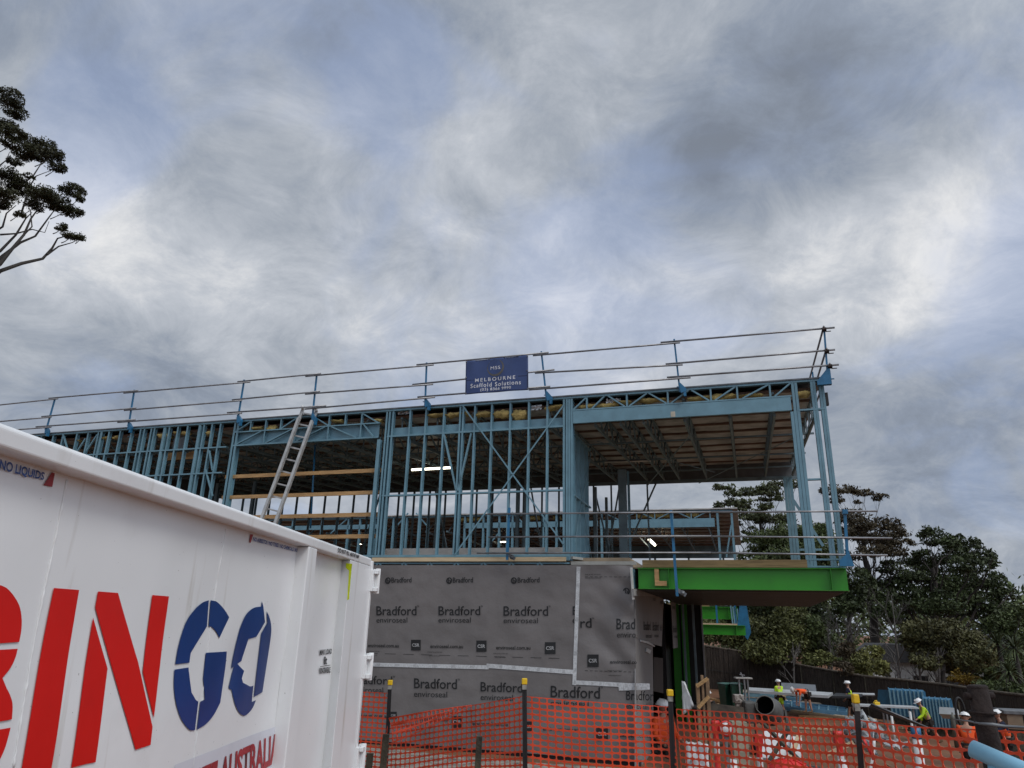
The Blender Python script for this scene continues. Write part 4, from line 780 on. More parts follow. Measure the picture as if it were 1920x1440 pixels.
mesh_run('barrier_mesh', [(1607, 1349.5, 4.40), (1660, 1355, 4.28), (1730, 1362, 4.1), (1867, 1369, 3.8), (1960, 1374, 3.6), (2080, 1380, 3.4)], .96, 'orange barrier mesh running off past the dark rusty post', 6)
def picket(px, d, ytop, ybot_px, lab, q=.82):
    P = at(px, ytop, d); z0 = gz(P.x, P.y); Q = at(ybot_px, 1440, d); r = (Q - P); r = r / abs(r.z)
    o = empty('star_picket', (P.x, P.y, z0), 0, lab, 'fence picket', 'yellow capped star pickets'); H = P.z - z0; lean = Vector((r.x, r.y, 0)) * H
    top = Vector((0, 0, H)); bt = Vector((lean.x, lean.y, 0)) - Vector((0, 0, .05)); m = MB()
    for a in (90, 210, 330):
        e = Vector((cos(radians(a)), sin(radians(a)), 0)) * .022 * q; m.bar(bt + e * .5, top - Vector((0, 0, .06)) + e * .5, .007 if abs(e.x) < .01 else .024 * q, .024 * q if abs(e.x) < .01 else .008, (0, 1, 0))
    m.build('shaft', BLKST, o); m = MB(); c0 = top - Vector((0, 0, .055))
    m.box((c0.x - .026 * q, c0.y - .026 * q, c0.z + .015), (c0.x + .026 * q, c0.y + .026 * q, c0.z + .06)); bevel(m.build('cap', YEL, o), .006)
    m = MB(); m.box((c0.x - .021 * q, c0.y - .021 * q, c0.z - .02), (c0.x + .021 * q, c0.y + .021 * q, c0.z + .014)); m.build('cap_skirt', M('grubby_clear_plastic', (.30, .30, .27), .5, 0, .3, 20, dirt=.6), o); return o
picket(732, 7.28, 1276, 724, 'yellow capped black picket nearest the white skip'); picket(983.5, 5.97, 1273, 985, 'yellow capped black picket standing in front of the middle of the wrapped wall')
picket(1256, 5.75, 1294, 1262, 'yellow capped black picket in front of the dark doorway'); picket(1603, 4.38, 1303, 1613, 'largest yellow capped black picket, in front of the building yard', .62)
STK = M('weathered_stake', (.07, .06, .04), .9, 0, .3, 8, bump=.4)
for px, y, d, wd, lab in ((720, 1376, 6.9, .055, 'dark weathered timber stake leaning by the first picket'), (894, 1380, 5.9, .045, 'dark weathered stake between the first two yellow capped pickets'), (690, 1412, 7.0, .055, 'short mossy grey stake close to the white skip')):
    P = at(px, y, d); z0 = gz(P.x, P.y); m = MB(); m.bar((0, 0, -.05), (.02, 0, P.z - z0), wd, .04, (0, 1, 0)); o = bevel(m.build('timber_stake', STK), .004); o.location = (P.x, P.y, z0); tag(o, lab, 'stake', 'timber stakes by the mesh fence')
# near dark post with wire and the blue pipe
d = 1.9; P = at(1832, 1287, d); Q = at(1866, 1440, d); o = empty('rusty_post', (Q.x, Q.y, 0), 0, 'thick dark rusty steel post standing close at the right edge', 'post')
ax = (P - Q).normalized(); B0 = Q - ax * (Q.z / ax.z); l_ = lambda v: v - Vector((Q.x, Q.y, 0)); m = MB()
side = ax.cross(Vector((0, -1, 0))).normalized()
m.path([l_(B0), l_(Q), l_(P - ax * .004)], [.0215, .0205, .0195], 20); m.lathe([(.0195, -.004), (.020, 0), (.016, .003), (0, .001)], l_(P), ax, 20); m.build('shaft', RUST, o)
m = MB()
for k in (-1, 1): m.lathe([(0, -.009), (.007, -.009), (.007, .009), (0, .012)], l_(P - ax * .018) + side * .021 * k, side, 10)
m.path([l_(P - ax * .05) + Vector((cos(t) * .024, sin(t) * .024, 0)) for t in np.linspace(0, 2 * pi, 20)], .0025, 6); m.build('bolt', RUST, o)
m = MB(); pts = [at(x, y, dd) for x, y, dd in ((1789, 1349, 2.05), (1815, 1352, 1.96), (1838, 1357, 1.855), (1862, 1359, 1.855), (1885, 1362, 1.88), (1925, 1364, 1.86), (2000, 1370, 1.85))]
m.path(pts, [.0015, .0018, .0025, .004, .003, .0025, .0025], 8); tag(m.build('fence_wire', GREY), 'dark wire wrapped round the rusty post and running right', 'wire')
BP = M('pale_blue_pipe', (.20, .42, .56), .4, 0, .05, 4)
o = empty('blue_pipe_frame', (at(1880, 1440, 1.25).x, at(1880, 1440, 1.25).y, 0), 0, 'pale blue pipe frame end low in the right corner', 'pipe frame'); off = o.location
m = MB(); a, b = at(1824, 1404, 1.25), at(1995, 1478, 1.2); m.path([a - off, b - off], .0115, 16); m.build('rail', BP, o)
m = MB(); a, b = at(1868, 1424, 1.24), at(1868, 1600, 1.22); m.path([a - off, Vector((a.x - off.x, a.y - off.y, 0))], .0115, 16); m.build('leg', BP, o)
# ---------------------------------------------------------------- trees
RNG = np.random.default_rng(11)
def leafmat(name, rgb, isl=.45): return M(name, rgb, .6, 0, .22, .35, island=isl, spec=.3)
LF_GUM = leafmat('gum_leaves', (.075, .088, .034)); LF_DARK = leafmat('dark_leaves', (.050, .068, .024)); LF_OLIVE = leafmat('olive_leaves', (.105, .112, .034))
LF_MID = leafmat('mid_green_leaves', (.080, .105, .034)); LF_YEL = leafmat('yellow_green_leaves', (.16, .16, .045)); LF_BROWN = leafmat('brownish_leaves', (.075, .055, .030)); LF_NEAR = leafmat('near_gum_leaves', (.045, .048, .020))
BARK = M('grey_gum_bark', (.048, .042, .037), .85, 0, .2, 2, bump=.4); BARKD = M('dark_bark', (.06, .05, .045), .9, 0, .2, 2, bump=.4)
def leaf_mesh(name, pts, size, mat, parent, asp=2.2, droop=.25):
    n = len(pts); a = RNG.normal(size=(n, 3)); a[:, 2] -= droop; a /= np.linalg.norm(a, axis=1)[:, None]; b = RNG.normal(size=(n, 3)); b -= a * (a * b).sum(1)[:, None]; b /= np.linalg.norm(b, axis=1)[:, None]
    s = size * RNG.uniform(.55, 1.35, (n, 1)); la, lb = a * s * .5, b * s * .5 / asp
    v = np.stack([pts - la, pts + lb, pts + la, pts - lb], 1).reshape(-1, 3); me = bpy.data.meshes.new(name)
    me.vertices.add(4 * n); me.vertices.foreach_set('co', v.ravel().astype(np.float32)); me.loops.add(4 * n); me.loops.foreach_set('vertex_index', np.arange(4 * n, dtype=np.int32))
    me.polygons.add(n); me.polygons.foreach_set('loop_start', np.arange(0, 4 * n, 4, dtype=np.int32)); me.polygons.foreach_set('loop_total', np.full(n, 4, dtype=np.int32)); me.update(calc_edges=True); me.materials.append(mat)
    o = bpy.data.objects.new(name, me); SC.collection.objects.link(o); o.parent = parent; return o
def wig(m, a, b, r0, r1, n=6, amp=.08, sag=0.):
    a, b = Vector(a), Vector(b); Ln = (b - a).length; pts = []
    for k in range(n + 1):
        t = k / n; p = a.lerp(b, t); w = sin(pi * t) * amp * Ln
        p += Vector((noise.noise(p * .7), noise.noise(p * .7 + Vector((9, 0, 0))), .5 * noise.noise(p * .7 + Vector((0, 9, 0))))) * w + Vector((0, 0, -sag * Ln * sin(pi * t))); pts.append(p)
    m.path(pts, [r0 + (r1 - r0) * k / n for k in range(n + 1)], 6, cap=False); return pts
def tree(name, label, clumps, d, leafm, base_px, leaf=.28, dens=42, tr=.3, bark=BARK, dd=.12, group=None, forks=(.45, .62, .78), sub=14, asp=2.2, extra=(), flat=.75, cat='tree', twigs=4, auto=True):
    B = gp(base_px, d); B = Vector((B.x, B.y, gz(B.x, B.y))); root = empty(name, B, 0, label, cat, group); P = []; cs = []
    for (px, py, rx, ry) in clumps:
        dj = d * (1 + dd * RNG.uniform(-1, 1) * .5); C = at(px, py, dj); k = mpp(C) * (1.12 if auto else 1.0); cs.append((C, rx * k, ry * k * (1.3 if ry < rx * .6 and auto else 1)))
    for (x, y, z, r, h) in extra: cs.append((B + Vector((x, y, z)), r, h))
    for C, rx, rz in cs:
        nb = max(5, int(sub * (rx * rz) ** .5 * 1.2)); n = int(dens * rx * (rz + rx * .35) / (leaf / .28) ** 2 * 21)
        q = RNG.normal(size=(nb, 3)); q /= np.linalg.norm(q, axis=1)[:, None]; q *= RNG.uniform(.25, .95, (nb, 1)) ** .6; q[:, 2] = q[:, 2] * .9 + .05
        i = RNG.integers(0, nb, n); s = RNG.normal(size=(n, 3)) * .30 * RNG.uniform(.5, 1.2, (nb, 1))[i]; o = q[i] + s; r = np.linalg.norm(o, axis=1); o[r > 1.18] *= (1.05 / r[r > 1.18])[:, None]
        low = o[:, 2] < -.35; o[low, 2] *= flat
        P.append(o * np.array([rx, rx * .9, rz]) + np.array(C - B))
    leaf_mesh('crown', np.concatenate(P), leaf, leafm, root, asp)
    m = MB(); top = max(c[0].z for c in cs) - B.z; cxm = sum((c[0] - B for c in cs), Vector()) / len(cs); T = Vector((cxm.x * .5, cxm.y * .5, top * forks[-1])); T = T if auto else Vector((-1, 0, top * .6)); st = wig(m, (0, 0, -.3), T, tr, tr * .3, 10, .05)
    for C, rx, rz in cs:
        c = C - B; hd_ = hypot(c.x - T.x, c.y - T.y); f = max(.12, min(1, (c.z - .75 * hd_ - rz) / T.z * RNG.uniform(.85, 1.0))); a = st[int(f * 10)]; e = c - Vector((0, 0, rz * .3)); r0 = tr * (.26 - .16 * f)
        if not auto: a = e - Vector((rx * .9, 0, rz * 1.5)); r0 = .028
        pts = wig(m, a, e, r0, r0 * .3, 7, .16, .08)
        for _ in range(twigs):
            v = RNG.normal(size=3); v[2] = abs(v[2]) * .6 + .1; v /= np.linalg.norm(v); wig(m, pts[int(RNG.integers(3, 7))], e + Vector((v[0] * rx * .85, v[1] * rx * .8, v[2] * rz * .8)), r0 * .22, r0 * .07, 4, .15)
    m.build('trunk', bark, root); return root
Z = lambda L_, ox, oy, s, k=1.0: [(ox + x / s, oy + y / s, rx * k, ry * k) for x, y, rx, ry in L_]
# tall gum at the left edge
tree('gum_tree', 'tall dark gum tree with layered crown at the left edge of the sky', [(17,187,24,20),(31,212,20,11),(14,238,20,12),(31,252,25,13),(17,270,20,11),(71,272,30,15),(93,290,24,15),(105,314,17,11),(57,290,30,14),(28,303,14,9),(54,331,10,6),(14,328,24,12),(43,356,35,14),(80,364,28,14),(17,368,25,13),(100,378,28,15),(134,358,23,12),(147,372,12,9),(122,394,26,11),(148,398,10,9),(65,386,18,12),(34,402,12,8),(6,386,14,10),(114,426,13,8),(137,440,20,10),(152,446,9,7)] + [(-60,230,50,34),(-110,330,60,30),(-50,370,50,26),(-190,300,50,26),(-160,420,60,25),(-80,300,50,26)],
     42, LF_NEAR, -330, leaf=.125, dens=38, tr=.42, bark=BARK, dd=.08, flat=.35, sub=26, twigs=5, auto=False)
tg = bpy.data.objects['gum_tree']; m = MB(); tb = tg.location
def br(pts, r0, r1, d=42):
    P = [at(x, y, d + dd) - tb for x, y, dd in pts]; n = len(P); r0 *= .75; r1 *= .6; m.path(P, [r0 + (r1 - r0) * i / (n - 1) for i in range(n)], 7, cap=False)
for pts, a, b in (([(-60,560,0),(0,508,0),(40,494,0),(80,485,.5),(98,465,.5),(108,447,.5),(130,441,.5)],.16,.04),([(88,478,.4),(110,462,.8),(135,455,.8),(150,447,.8)],.07,.02),([(-60,540,0),(0,495,-.5),(20,470,-.5),(45,440,-.5),(58,410,-.5),(80,380,-.5)],.16,.04),
    ([(-40,520,0),(5,480,.4),(38,455,.4),(66,443,.4),(90,410,.3),(105,390,.3)],.13,.035),([(-30,480,0),(0,471,0),(30,440,0),(48,410,0),(60,398,0)],.12,.03),([(0,440,.3),(30,438,.3),(60,430,.3),(84,436,.3),(92,415,.3)],.07,.02),([(-20,440,0),(5,425,0),(12,400,0),(30,385,0)],.09,.03),([(45,440,-.4),(60,425,-.4),(57,395,-.4),(50,380,-.4)],.06,.02),([(40,400,0),(55,350,0),(68,330,0),(100,318,0)],.07,.02),([(35,350,0),(62,330,0),(75,310,0),(90,300,0)],.07,.02),([(0,310,0),(12,300,0),(18,285,0)],.05,.02)): br(pts, a, b)
m.build('limb', BARK, tg)
GB = 'trees beyond the brush fence'
c5 = lambda L_: Z(L_, 1320, 880, 4.5); c3 = lambda L_: Z(L_, 1580, 880, 3.6)
tree('gum_tree', 'spreading gum with flat leafy clouds seen under the open bay', c5([(170,155,18,6),(235,215,14,6),(125,310,12,6),(215,290,16,7),(350,200,20,7),(350,290,18,9),(450,190,18,7),(560,200,20,9),(520,250,15,6),(530,320,16,8),(600,130,22,6),(770,130,15,12),(360,400,20,11),(470,400,18,9),(560,430,24,12),(680,420,20,12),(270,460,14,6),(400,530,14,7),(350,600,10,7),(450,600,12,7),(330,330,12,6),(640,250,10,7),(500,160,14,5)]), 62, LF_GUM, 1462, leaf=.26, dens=26, tr=.36, group=GB, flat=.4)
tree('round_tree', 'dense rounded dark green tree in front of the spreading gum', [(1440,1018,32,20),(1480,1008,36,20),(1522,1003,32,20),(1500,1040,52,18),(1425,1048,34,14),(1552,1030,24,22),(1470,1060,50,22),(1530,1065,40,20),(1545,1000,14,18),(1410,1085,30,20)], 56, LF_MID, 1490, leaf=.26, dens=44, tr=.3, group=GB, bark=BARKD)
tree('gum_tree', 'reddish brown leaved gum with open crown just right of the end column', c3([(60,140,22,6),(150,165,18,6),(255,195,13,6),(-60,150,22,8),(-40,210,12,9),(60,330,24,12),(160,370,26,14),(290,380,22,16),(400,430,18,14),(120,450,28,14),(250,480,30,14),(440,500,15,9),(200,560,25,11),(350,560,22,12),(20,400,18,18),(110,220,8,5),(330,480,16,10),(0,600,26,10)]), 64, leafmat('bronze_gum_leaves', (.078, .062, .034)), 1655, leaf=.26, dens=25, tr=.42, group=GB, flat=.5)
tree('round_tree', 'dark green tree close against the end of the green beam', c3([(60,740,28,18),(150,800,20,20),(80,870,27,18),(30,940,24,16),(120,700,14,10),(190,760,8,8)]), 54, LF_DARK, 1596, leaf=.25, dens=40, tr=.28, group=GB, bark=BARKD)
tree('broad_tree', 'largest broad dark tree rising highest at the right', c3([(560,430,16,12),(640,470,25,14),(710,500,20,12),(850,520,22,15),(930,600,24,17),(1000,640,13,12),(540,580,15,8),(740,600,28,13),(850,660,30,15),(600,650,32,13),(480,620,22,9),(330,670,25,9),(450,720,38,12),(350,790,30,12),(600,780,40,20),(800,800,40,22),(980,760,26,20),(1080,850,22,18),(1140,950,16,14),(280,860,26,16),(450,880,34,18),(650,920,40,20),(880,930,40,22),(1050,980,28,18),(1135,830,5,4),(1010,590,6,5),(780,460,8,5),(1030,720,10,8),(280,970,30,18),(420,1000,30,16)]), 66, LF_DARK, 1765, leaf=.28, dens=29, tr=.6, group=GB, bark=BARKD, flat=.6)
tree('olive_tree', 'olive brown feathery tree below the largest tree', c3([(600,1100,44,18),(750,1120,44,20),(850,1190,34,22),(650,1210,44,24),(500,1170,30,18),(770,1290,38,22),(900,1290,30,24),(560,1290,26,14),(700,1060,20,10),(940,1210,22,20)]), 52, leafmat('olive_brown_leaves', (.095, .092, .034)), 1772, leaf=.22, dens=34, tr=.22, group=GB, bark=BARK)
tree('broad_tree', 'dark green tree filling the far right edge', [(1905,1160,22,20),(1880,1180,30,22),(1925,1200,34,30),(1895,1230,40,26),(1860,1225,26,22),(1930,1260,40,30),(1880,1275,40,24),(1835,1265,30,20),(1918,1148,12,10)], 58, LF_MID, 1895, leaf=.26, dens=40, tr=.35, group=GB, bark=BARKD)
tree('leafy_shrub', 'dense olive green shrub mass behind the left half of the brush fence', [(1350,1195,30,18),(1390,1200,34,22),(1430,1185,34,28),(1470,1200,36,30),(1440,1225,40,18),(1505,1215,34,26),(1485,1165,30,26),(1405,1175,24,18),(1340,1180,24,16),(1535,1240,26,16)], 50, LF_OLIVE, 1440, leaf=.22, dens=40, tr=.14, group=GB, cat='shrub')
tree('leafy_shrub', 'green bush behind the fence below the green beam end', [(1545,1205,30,22),(1575,1235,30,20),(1555,1170,24,20),(1600,1245,24,16),(1525,1180,20,22)], 51, LF_MID, 1560, leaf=.22, dens=40, tr=.14, group=GB, cat='shrub')
tree('round_tree', 'dark tree crown filling the gap under the cantilevered floor', [(1410,1145,40,18),(1460,1140,40,20),(1510,1145,36,18),(1435,1165,40,14),(1370,1150,24,14)], 58, LF_DARK, 1470, leaf=.26, dens=36, tr=.25, group=GB, bark=BARKD)
tree('leafy_shrub', 'yellow green bush left of the white weatherboard house', [(1635,1225,20,12),(1622,1243,22,12),(1645,1250,18,13),(1612,1262,20,10),(1655,1262,14,8)], 48, LF_YEL, 1630, leaf=.18, dens=46, tr=.08, group=GB, cat='shrub')
tree('leafy_shrub', 'brown twiggy shrub between the bare trees and yellow green bush', [(1590,1222,18,14),(1600,1245,20,14),(1580,1255,18,12)], 47, LF_BROWN, 1592, leaf=.16, dens=40, tr=.08, group=GB, cat='shrub')
tree('leafy_shrub', 'small golden bush right of the white weatherboard house', [(1805,1268,16,12),(1822,1278,14,10),(1792,1275,12,8)], 47, leafmat('golden_leaves', (.20, .13, .02)), 1808, leaf=.16, dens=30, tr=.07, group=GB, cat='shrub')
tree('leafy_shrub', 'low dark hedge growth along the right end of the brush fence', [(1850,1290,24,10),(1890,1297,26,12),(1925,1303,24,12)], 44, LF_MID, 1880, leaf=.18, dens=40, tr=.07, group=GB, cat='shrub')
def bare(label, px, d, ytop, spread, seed, r=.12, n0=7, lev=4):
    B = gp(px, d); root = empty('bare_tree', B, 0, label, 'tree', GB); H = at(px, ytop, d).z - B.z; rr = random.Random(seed); m = MB()
    def grow(p, dr, ln, r, k):
        e = p + dr * ln; wig(m, p, e, r, r * .55, 4, .08)
        if k == 0: return
        for _ in range(3 if k > 1 else 4):
            v = Vector((rr.gauss(0, 1), rr.gauss(0, 1), rr.gauss(.5, .6))).normalized(); grow(p + (e - p) * rr.uniform(.5, 1), (dr * .9 + v * spread).normalized(), ln * rr.uniform(.55, .8), r * .5, k - 1)
    for i in range(n0): z = H * (.2 + .5 * i / n0); a = rr.uniform(0, 2 * pi); grow(Vector((0, 0, z)), Vector((cos(a) * .6, sin(a) * .6, .8)).normalized(), H * .2, r * .35, lev)
    wig(m, (0, 0, -.2), (rr.uniform(-.4, .4), 0, H * .92), r, r * .15, 8, .03); m.build('trunk', M('bare_grey_wood', (.16, .145, .135), .9, 0, .15, 3), root)
bare('bare grey tree standing in front of the sky gap by the dark tree', 1592, 52, 1135, .9, 3, .11, 8, 4); bare('pale dead tree in front of the largest tree', 1694, 54, 1100, .8, 8, .10, 7, 3); bare('bare twiggy tree under the green beam end', 1568, 50, 1160, .9, 5, .09, 7, 4); bare('thin grey tree trunk forked above the brush fence', 1492, 47, 1195, .5, 12, .09, 4, 3); bare('slim dark tree growing in front of the weatherboard house', 1735, 50, 1215, .6, 20, .12, 5, 3)
bare('slim dark forked tree right of the house window', 1765, 50, 1205, .6, 27, .12, 5, 3); bare('thin upright tree left of the weatherboard house', 1695, 50, 1225, .6, 31, .10, 5, 3)
def cordy(px, py, d, r, label):
    C = at(px, py, d); B = Vector((C.x, C.y, gz(C.x, C.y))); root = empty('cabbage_palm', B, 0, label, 'palm', GB); m = MB(); h = C.z - B.z
    for i in range(90):
        a = RNG.uniform(0, 2 * pi); e = RNG.uniform(-.7, 1.3); v = Vector((cos(a) * cos(e), sin(a) * cos(e), sin(e))); L_ = r * RNG.uniform(.8, 1.15); s = v.cross(Vector((0, 0, 1))).normalized() * .035; c = Vector((0, 0, h))
        p1, p2 = c + v * L_ * .55, c + v * L_ + Vector((0, 0, -.25 * r)); m.add([c - s * .5, c + s * .5, p1 + s, p1 - s, p2], [(0, 1, 2, 3), (3, 2, 4)])
    m.build('crown', leafmat('strappy_leaves', (.075, .095, .04)), root); m = MB(); wig(m, (0, 0, -.2), (0, 0, h), .13, .10, 6, .02); m.build('trunk', BARK, root)
cordy(1893, 1262, 46, 1.0, 'lower spiky cabbage palm at the right edge'); cordy(1902, 1215, 48, 1.0, 'upper spiky cabbage palm at the right edge'); cordy(1872, 1208, 49, .9, 'spiky cabbage palm left of the upper one at the right edge')
# far tree belt that hides the horizon
pts = []
for _ in range(2600):
    a = RNG.uniform(-1.0, .95); d = RNG.uniform(88, 118); x, y = sin(a) * d, cos(a) * d; h = 8.5 + 3 * noise.noise(Vector((a * 9, 0, 0))) + 1.5 * noise.noise(Vector((a * 31, 4, 0))); z = RNG.uniform(0, 1) ** .7 * h - 2.8
    pts.append(np.array([x, y, z]) + RNG.normal(size=(22, 3)) * np.array([1.1, 1.1, .8]))
tag(leaf_mesh('distant_wood', np.concatenate(pts), .75, LF_MID, None), 'distant wood closing the view behind the site', kind='stuff')
# ---------------------------------------------------------------- brush fence and house
BRU = M('tea_tree_brush', (.062, .046, .036), .95, 0, .38, 9, bump=1, bscale=14, stretch=(6, 6, .25))
o = empty('brush_fence', (0, 0, 0), 0, 'long dark brown brushwood fence behind the building yard', 'fence')
fp = [(1225,1200,45),(1320,1212,44),(1400,1224,44),(1460,1236,44),(1500,1248,43),(1560,1259,42),(1620,1269,41),(1700,1277,40),(1780,1286,39),(1860,1298,38),(1925,1306,37),(2080,1328,36)]
P = [at(x_, y_, d_ * 1.09) for x_, y_, d_ in fp]; m = MB()
for a, b in zip(P, P[1:]):
    n = 46
    for k in range(n):
        p, q = a.lerp(b, k / n), a.lerp(b, (k + 1) / n); j = R_.uniform(-.03, .03); dp = Vector((0, j, 0)); tz = R_.uniform(-.03, .02)
        z0, z1 = gz(p.x, p.y) - .2, gz(q.x, q.y) - .2; m.add([Vector((p.x, p.y, z0)) + dp, Vector((q.x, q.y, z1)) + dp, q + dp + Vector((0, 0, tz)), p + dp + Vector((0, 0, tz)), Vector((p.x, p.y + .09, z0)), Vector((q.x, q.y + .09, z1)), q + Vector((0, .09, 0)), p + Vector((0, .09, 0))], [(0,1,2,3),(7,6,5,4),(3,2,6,7),(1,5,6,2),(0,3,7,4)])
m.build('brush_panel', BRU, o)
m = MB(); m.path([p + Vector((0, .03, .03)) for p in P], .065, 8); m.build('capping', M('brush_capping', (.10, .08, .06), .95, 0, .3, 6, bump=.8), o)
m = MB(); m.path([p + Vector((0, -.06, -1.35 + .5 * (i / 11))) for i, p in enumerate(P)], .012, 5); m.build('tie_wire', INK, o)
for k in range(1, len(P)): p = P[k]; m = MB(); m.box((p.x - .03, p.y - .07, gz(p.x, p.y) - .2), (p.x + .03, p.y - .035, p.z)); m.build('fence_post', STK, o)
Hc = at(1738, 1263, 56); o = empty('weatherboard_house', (Hc.x, Hc.y, gz(Hc.x, Hc.y)), radians(-14), 'white weatherboard house with dark roof behind the brush fence', 'house'); hz = Hc.z - gz(Hc.x, Hc.y)
m = MB()
for k in range(26): m.prism([(0, 0), (-.03, 0), (0, .18)], lambda a, b, t: (t, a - .0, hz - 3.2 + k * .17 + b), -3.6, 3.3)
m.box((-3.6, .001, 0), (3.3, 5, hz + 1.0)); m.build('wall', M('white_weatherboard', (.80, .80, .78), .6, 0, .1, 2), o)
m = MB()
m.prism([(-3.9, 0), (3.6, 0), (1.8, 1.1), (-2.4, 1.1)], lambda a, b, t: (a, t, hz + .62 + b), -.35, 5.3); m.build('roof', M('dark_roof', (.06, .06, .065), .7), o)
for x in (-.9, .55): 
    m = MB(); m.box((x, -.05, hz - .75), (x + .95, -.02, hz - .1)); m.box((x + .05, -.06, hz - .70), (x + .9, -.045, hz - .15), 1); m.build('window', [PLAS, INK], o)
p = at(1850, 1283, 56); o = empty('shed_roof', (p.x, p.y, gz(p.x, p.y)), radians(-20), 'low grey shed roof beyond the fence near the rusty post', 'shed'); h = p.z - gz(p.x, p.y); m = MB(); m.prism([(-2.4, -.3), (2.4, -.8), (2.4, -1), (-2.4, -1)], lambda a, b, t: (a, t, h + .5 + b), 0, 4); m.build('roof', GREY, o); m = MB(); m.box((-2.2, .2, 0), (2.2, 3.8, h - .5)); m.build('wall', CONC, o)
# ---------------------------------------------------------------- yard things
def here(px, py, d): P = at(px, py, d); return Vector((P.x, P.y, gz(P.x, P.y))), P.z - gz(P.x, P.y), mpp(P)
def place(name, px, py, d, label, cat, rz=0., group=None):
    """py is the height of the thing's top; returns root, height of that top above ground, metres per photo pixel"""
    b, h, k = here(px, py, d); return empty(name, b, rz, label, cat, group), h, k
# wheelie bins
def wheelie(px, py, d, label, rz):
    o, h, k = place('wheelie_bin', px, py, d, label, 'wheelie bin', rz, 'green wheelie bins by the brush fence'); m = MB(); w = .29; h = max(.95, h)
    m.add([(-w*.8,-.3,.08),(w*.8,-.3,.08),(w*.8,.25,.08),(-w*.8,.25,.08),(-w,-.36,h-.12),(w,-.36,h-.12),(w,.34,h-.12),(-w,.34,h-.12)], [(3,2,1,0),(4,5,6,7),(0,1,5,4),(1,2,6,5),(2,3,7,6),(3,0,4,7)]); m.box((-w-.02,-.39,h-.12),(w+.02,.36,h-.08)); bevel(m.build('body', DGREEN, o), .02)
    m = MB(); m.grid(lambda s, t: (-w - .03 + (2*w+.06) * s, -.41 + .85 * t, h - .07 + .06 * sin(pi * t) * sin(pi * s) ** .4), 8, 6); m.build('lid', M('bin_lid', (.02, .11, .075), .4), o)
    m = MB(); m.path([(-.2, .44, h - .1), (.2, .44, h - .1)], .018, 6); m.build('handle', DGREEN, o)
    for s in (-1, 1): m = MB(); m.lathe([(0,-.03),(.1,-.03),(.1,.03),(0,.03)], (s * .27, .3, .1), (1, 0, 0), 14); m.build('wheel', INK, o)
wheelie(1361, 1279, 42, 'dark green wheelie bin with grey topped lid, left one of the pair', .3); wheelie(1380, 1279, 41.4, 'dark green wheelie bin with green lid, right one of the pair', -.2)
# steel trestle frame
o, h, k = place('trestle_frame', 1393, 1270, 41, 'grey steel trestle with flat top beside the green wheelie bins', 'trestle'); m = MB(); m.box((-.42, -.2, h - .06), (.42, .2, h)); m.build('top', CONC, o)
for x in (-.22, .05, .22): m = MB(); m.box((x - .035, -.05, 0), (x + .035, .05, h - .06)); m.build('leg', GALV, o)
m = MB(); m.bar((0, 0, h), (-.1, 0, h + .22), .05, .05); m.bar((-.16, 0, h + .14), (.1, 0, h + .1), .04, .04); m.build('clamp', GALV, o)
# stacks of blue purlins between timber bearers
def stack(px, py, yb, wpx, layers, label, rz=-.25, lh=.16, dep=1.6, group='stacks of blue steel in the yard', bear=True):
    o, h, k = place('steel_stack', px, py, dg(px, yb), label, 'steel stack', rz, group); w = wpx * k; n = layers; z = 0.; lh = h / n - (.06 if bear else 0)
    m = MB(); m.box((-w/2, -.1, 0), (w/2, dep, z)) if z > .02 else None
    if z > .02: m.build('pallet', STK, o)
    for i in range(n):
        m = MB(); m.box((-w/2 + R_.uniform(-.05,.05), 0, z), (w/2 + R_.uniform(-.05,.05), .05, z + lh)); 
        for q in range(5): m.box((-w/2, .08 + q * dep / 5, z + .005), (w/2, .08 + q * dep / 5 + dep / 6, z + lh - .005))
        m.build('purlin_layer', STEEL if i % 2 else M('blue_steel_b', (.12,.26,.36), .5), o); z += lh
        if bear: m = MB(); m.box((-w/2 - .04, -.02, z), (w/2 + .04, dep, z + .05)); m.build('bearer', M('grey_bearer', (.38, .34, .28), .9, 0, .2, 5), o); z += .06
    return o
stack(1371, 1299, 1324, 36, 4, 'blue steel stack with timber bearers in front of the green wheelie bins'); stack(1407, 1297, 1316, 32, 2, 'low blue steel stack behind the splashed block', lh=.22)
stack(1520, 1304, 1314, 50, 2, 'dark blue steel pieces heaped under the bending orange worker', lh=.14, bear=False); stack(1515, 1318, 1328, 44, 2, 'blue steel stack with pale bearers at the feet of the bending orange worker'); stack(1580, 1325, 1334, 30, 2, 'short blue stack with a pale plank at the feet of the vested worker', rz=-.1)
# pale sheet stack and leaning ribbed panel
def slab(name, q, th, mat, label, cat, group=None):
    """q: four ground-plane corners as (px, d) with z above ground -> flat sheet"""
    V = [];
    for px, d, dz in q: v = gp(px, d); V.append(Vector((v.x, v.y, v.z + dz)))
    c = sum(V, Vector()) / 4; m = MB(); m.add([v - c for v in V] + [v - c - Vector((0, 0, th)) for v in V], [(0,1,2,3),(7,6,5,4),(0,4,5,1),(1,5,6,2),(2,6,7,3),(3,7,4,0)]); o = m.build(name, mat); o.location = c; return tag(o, label, cat, group)
def vslab(name, q, mat, label, cat, th=.04, group=None, amp=0., n=1):
    """q: four sight-line corners (px,py,d) TL TR BR BL"""
    V = [at(*p) for p in q]; c = sum(V, Vector()) / 4; m = MB()
    if n == 1: m.add([v - c for v in V], [(0, 1, 2, 3)])
    else: m.grid(lambda a, b: bil(V, a, b) - c + Vector((0, amp * noise.noise(Vector((a * 5, b * 5, q[0][0]))), amp * .5 * noise.noise(Vector((a * 4, b * 4, 7))))), n, n)
    o = m.build(name, mat); s_ = o.modifiers.new('thick', 'SOLIDIFY'); s_.thickness = th; o.location = c; return tag(o, label, cat, group)
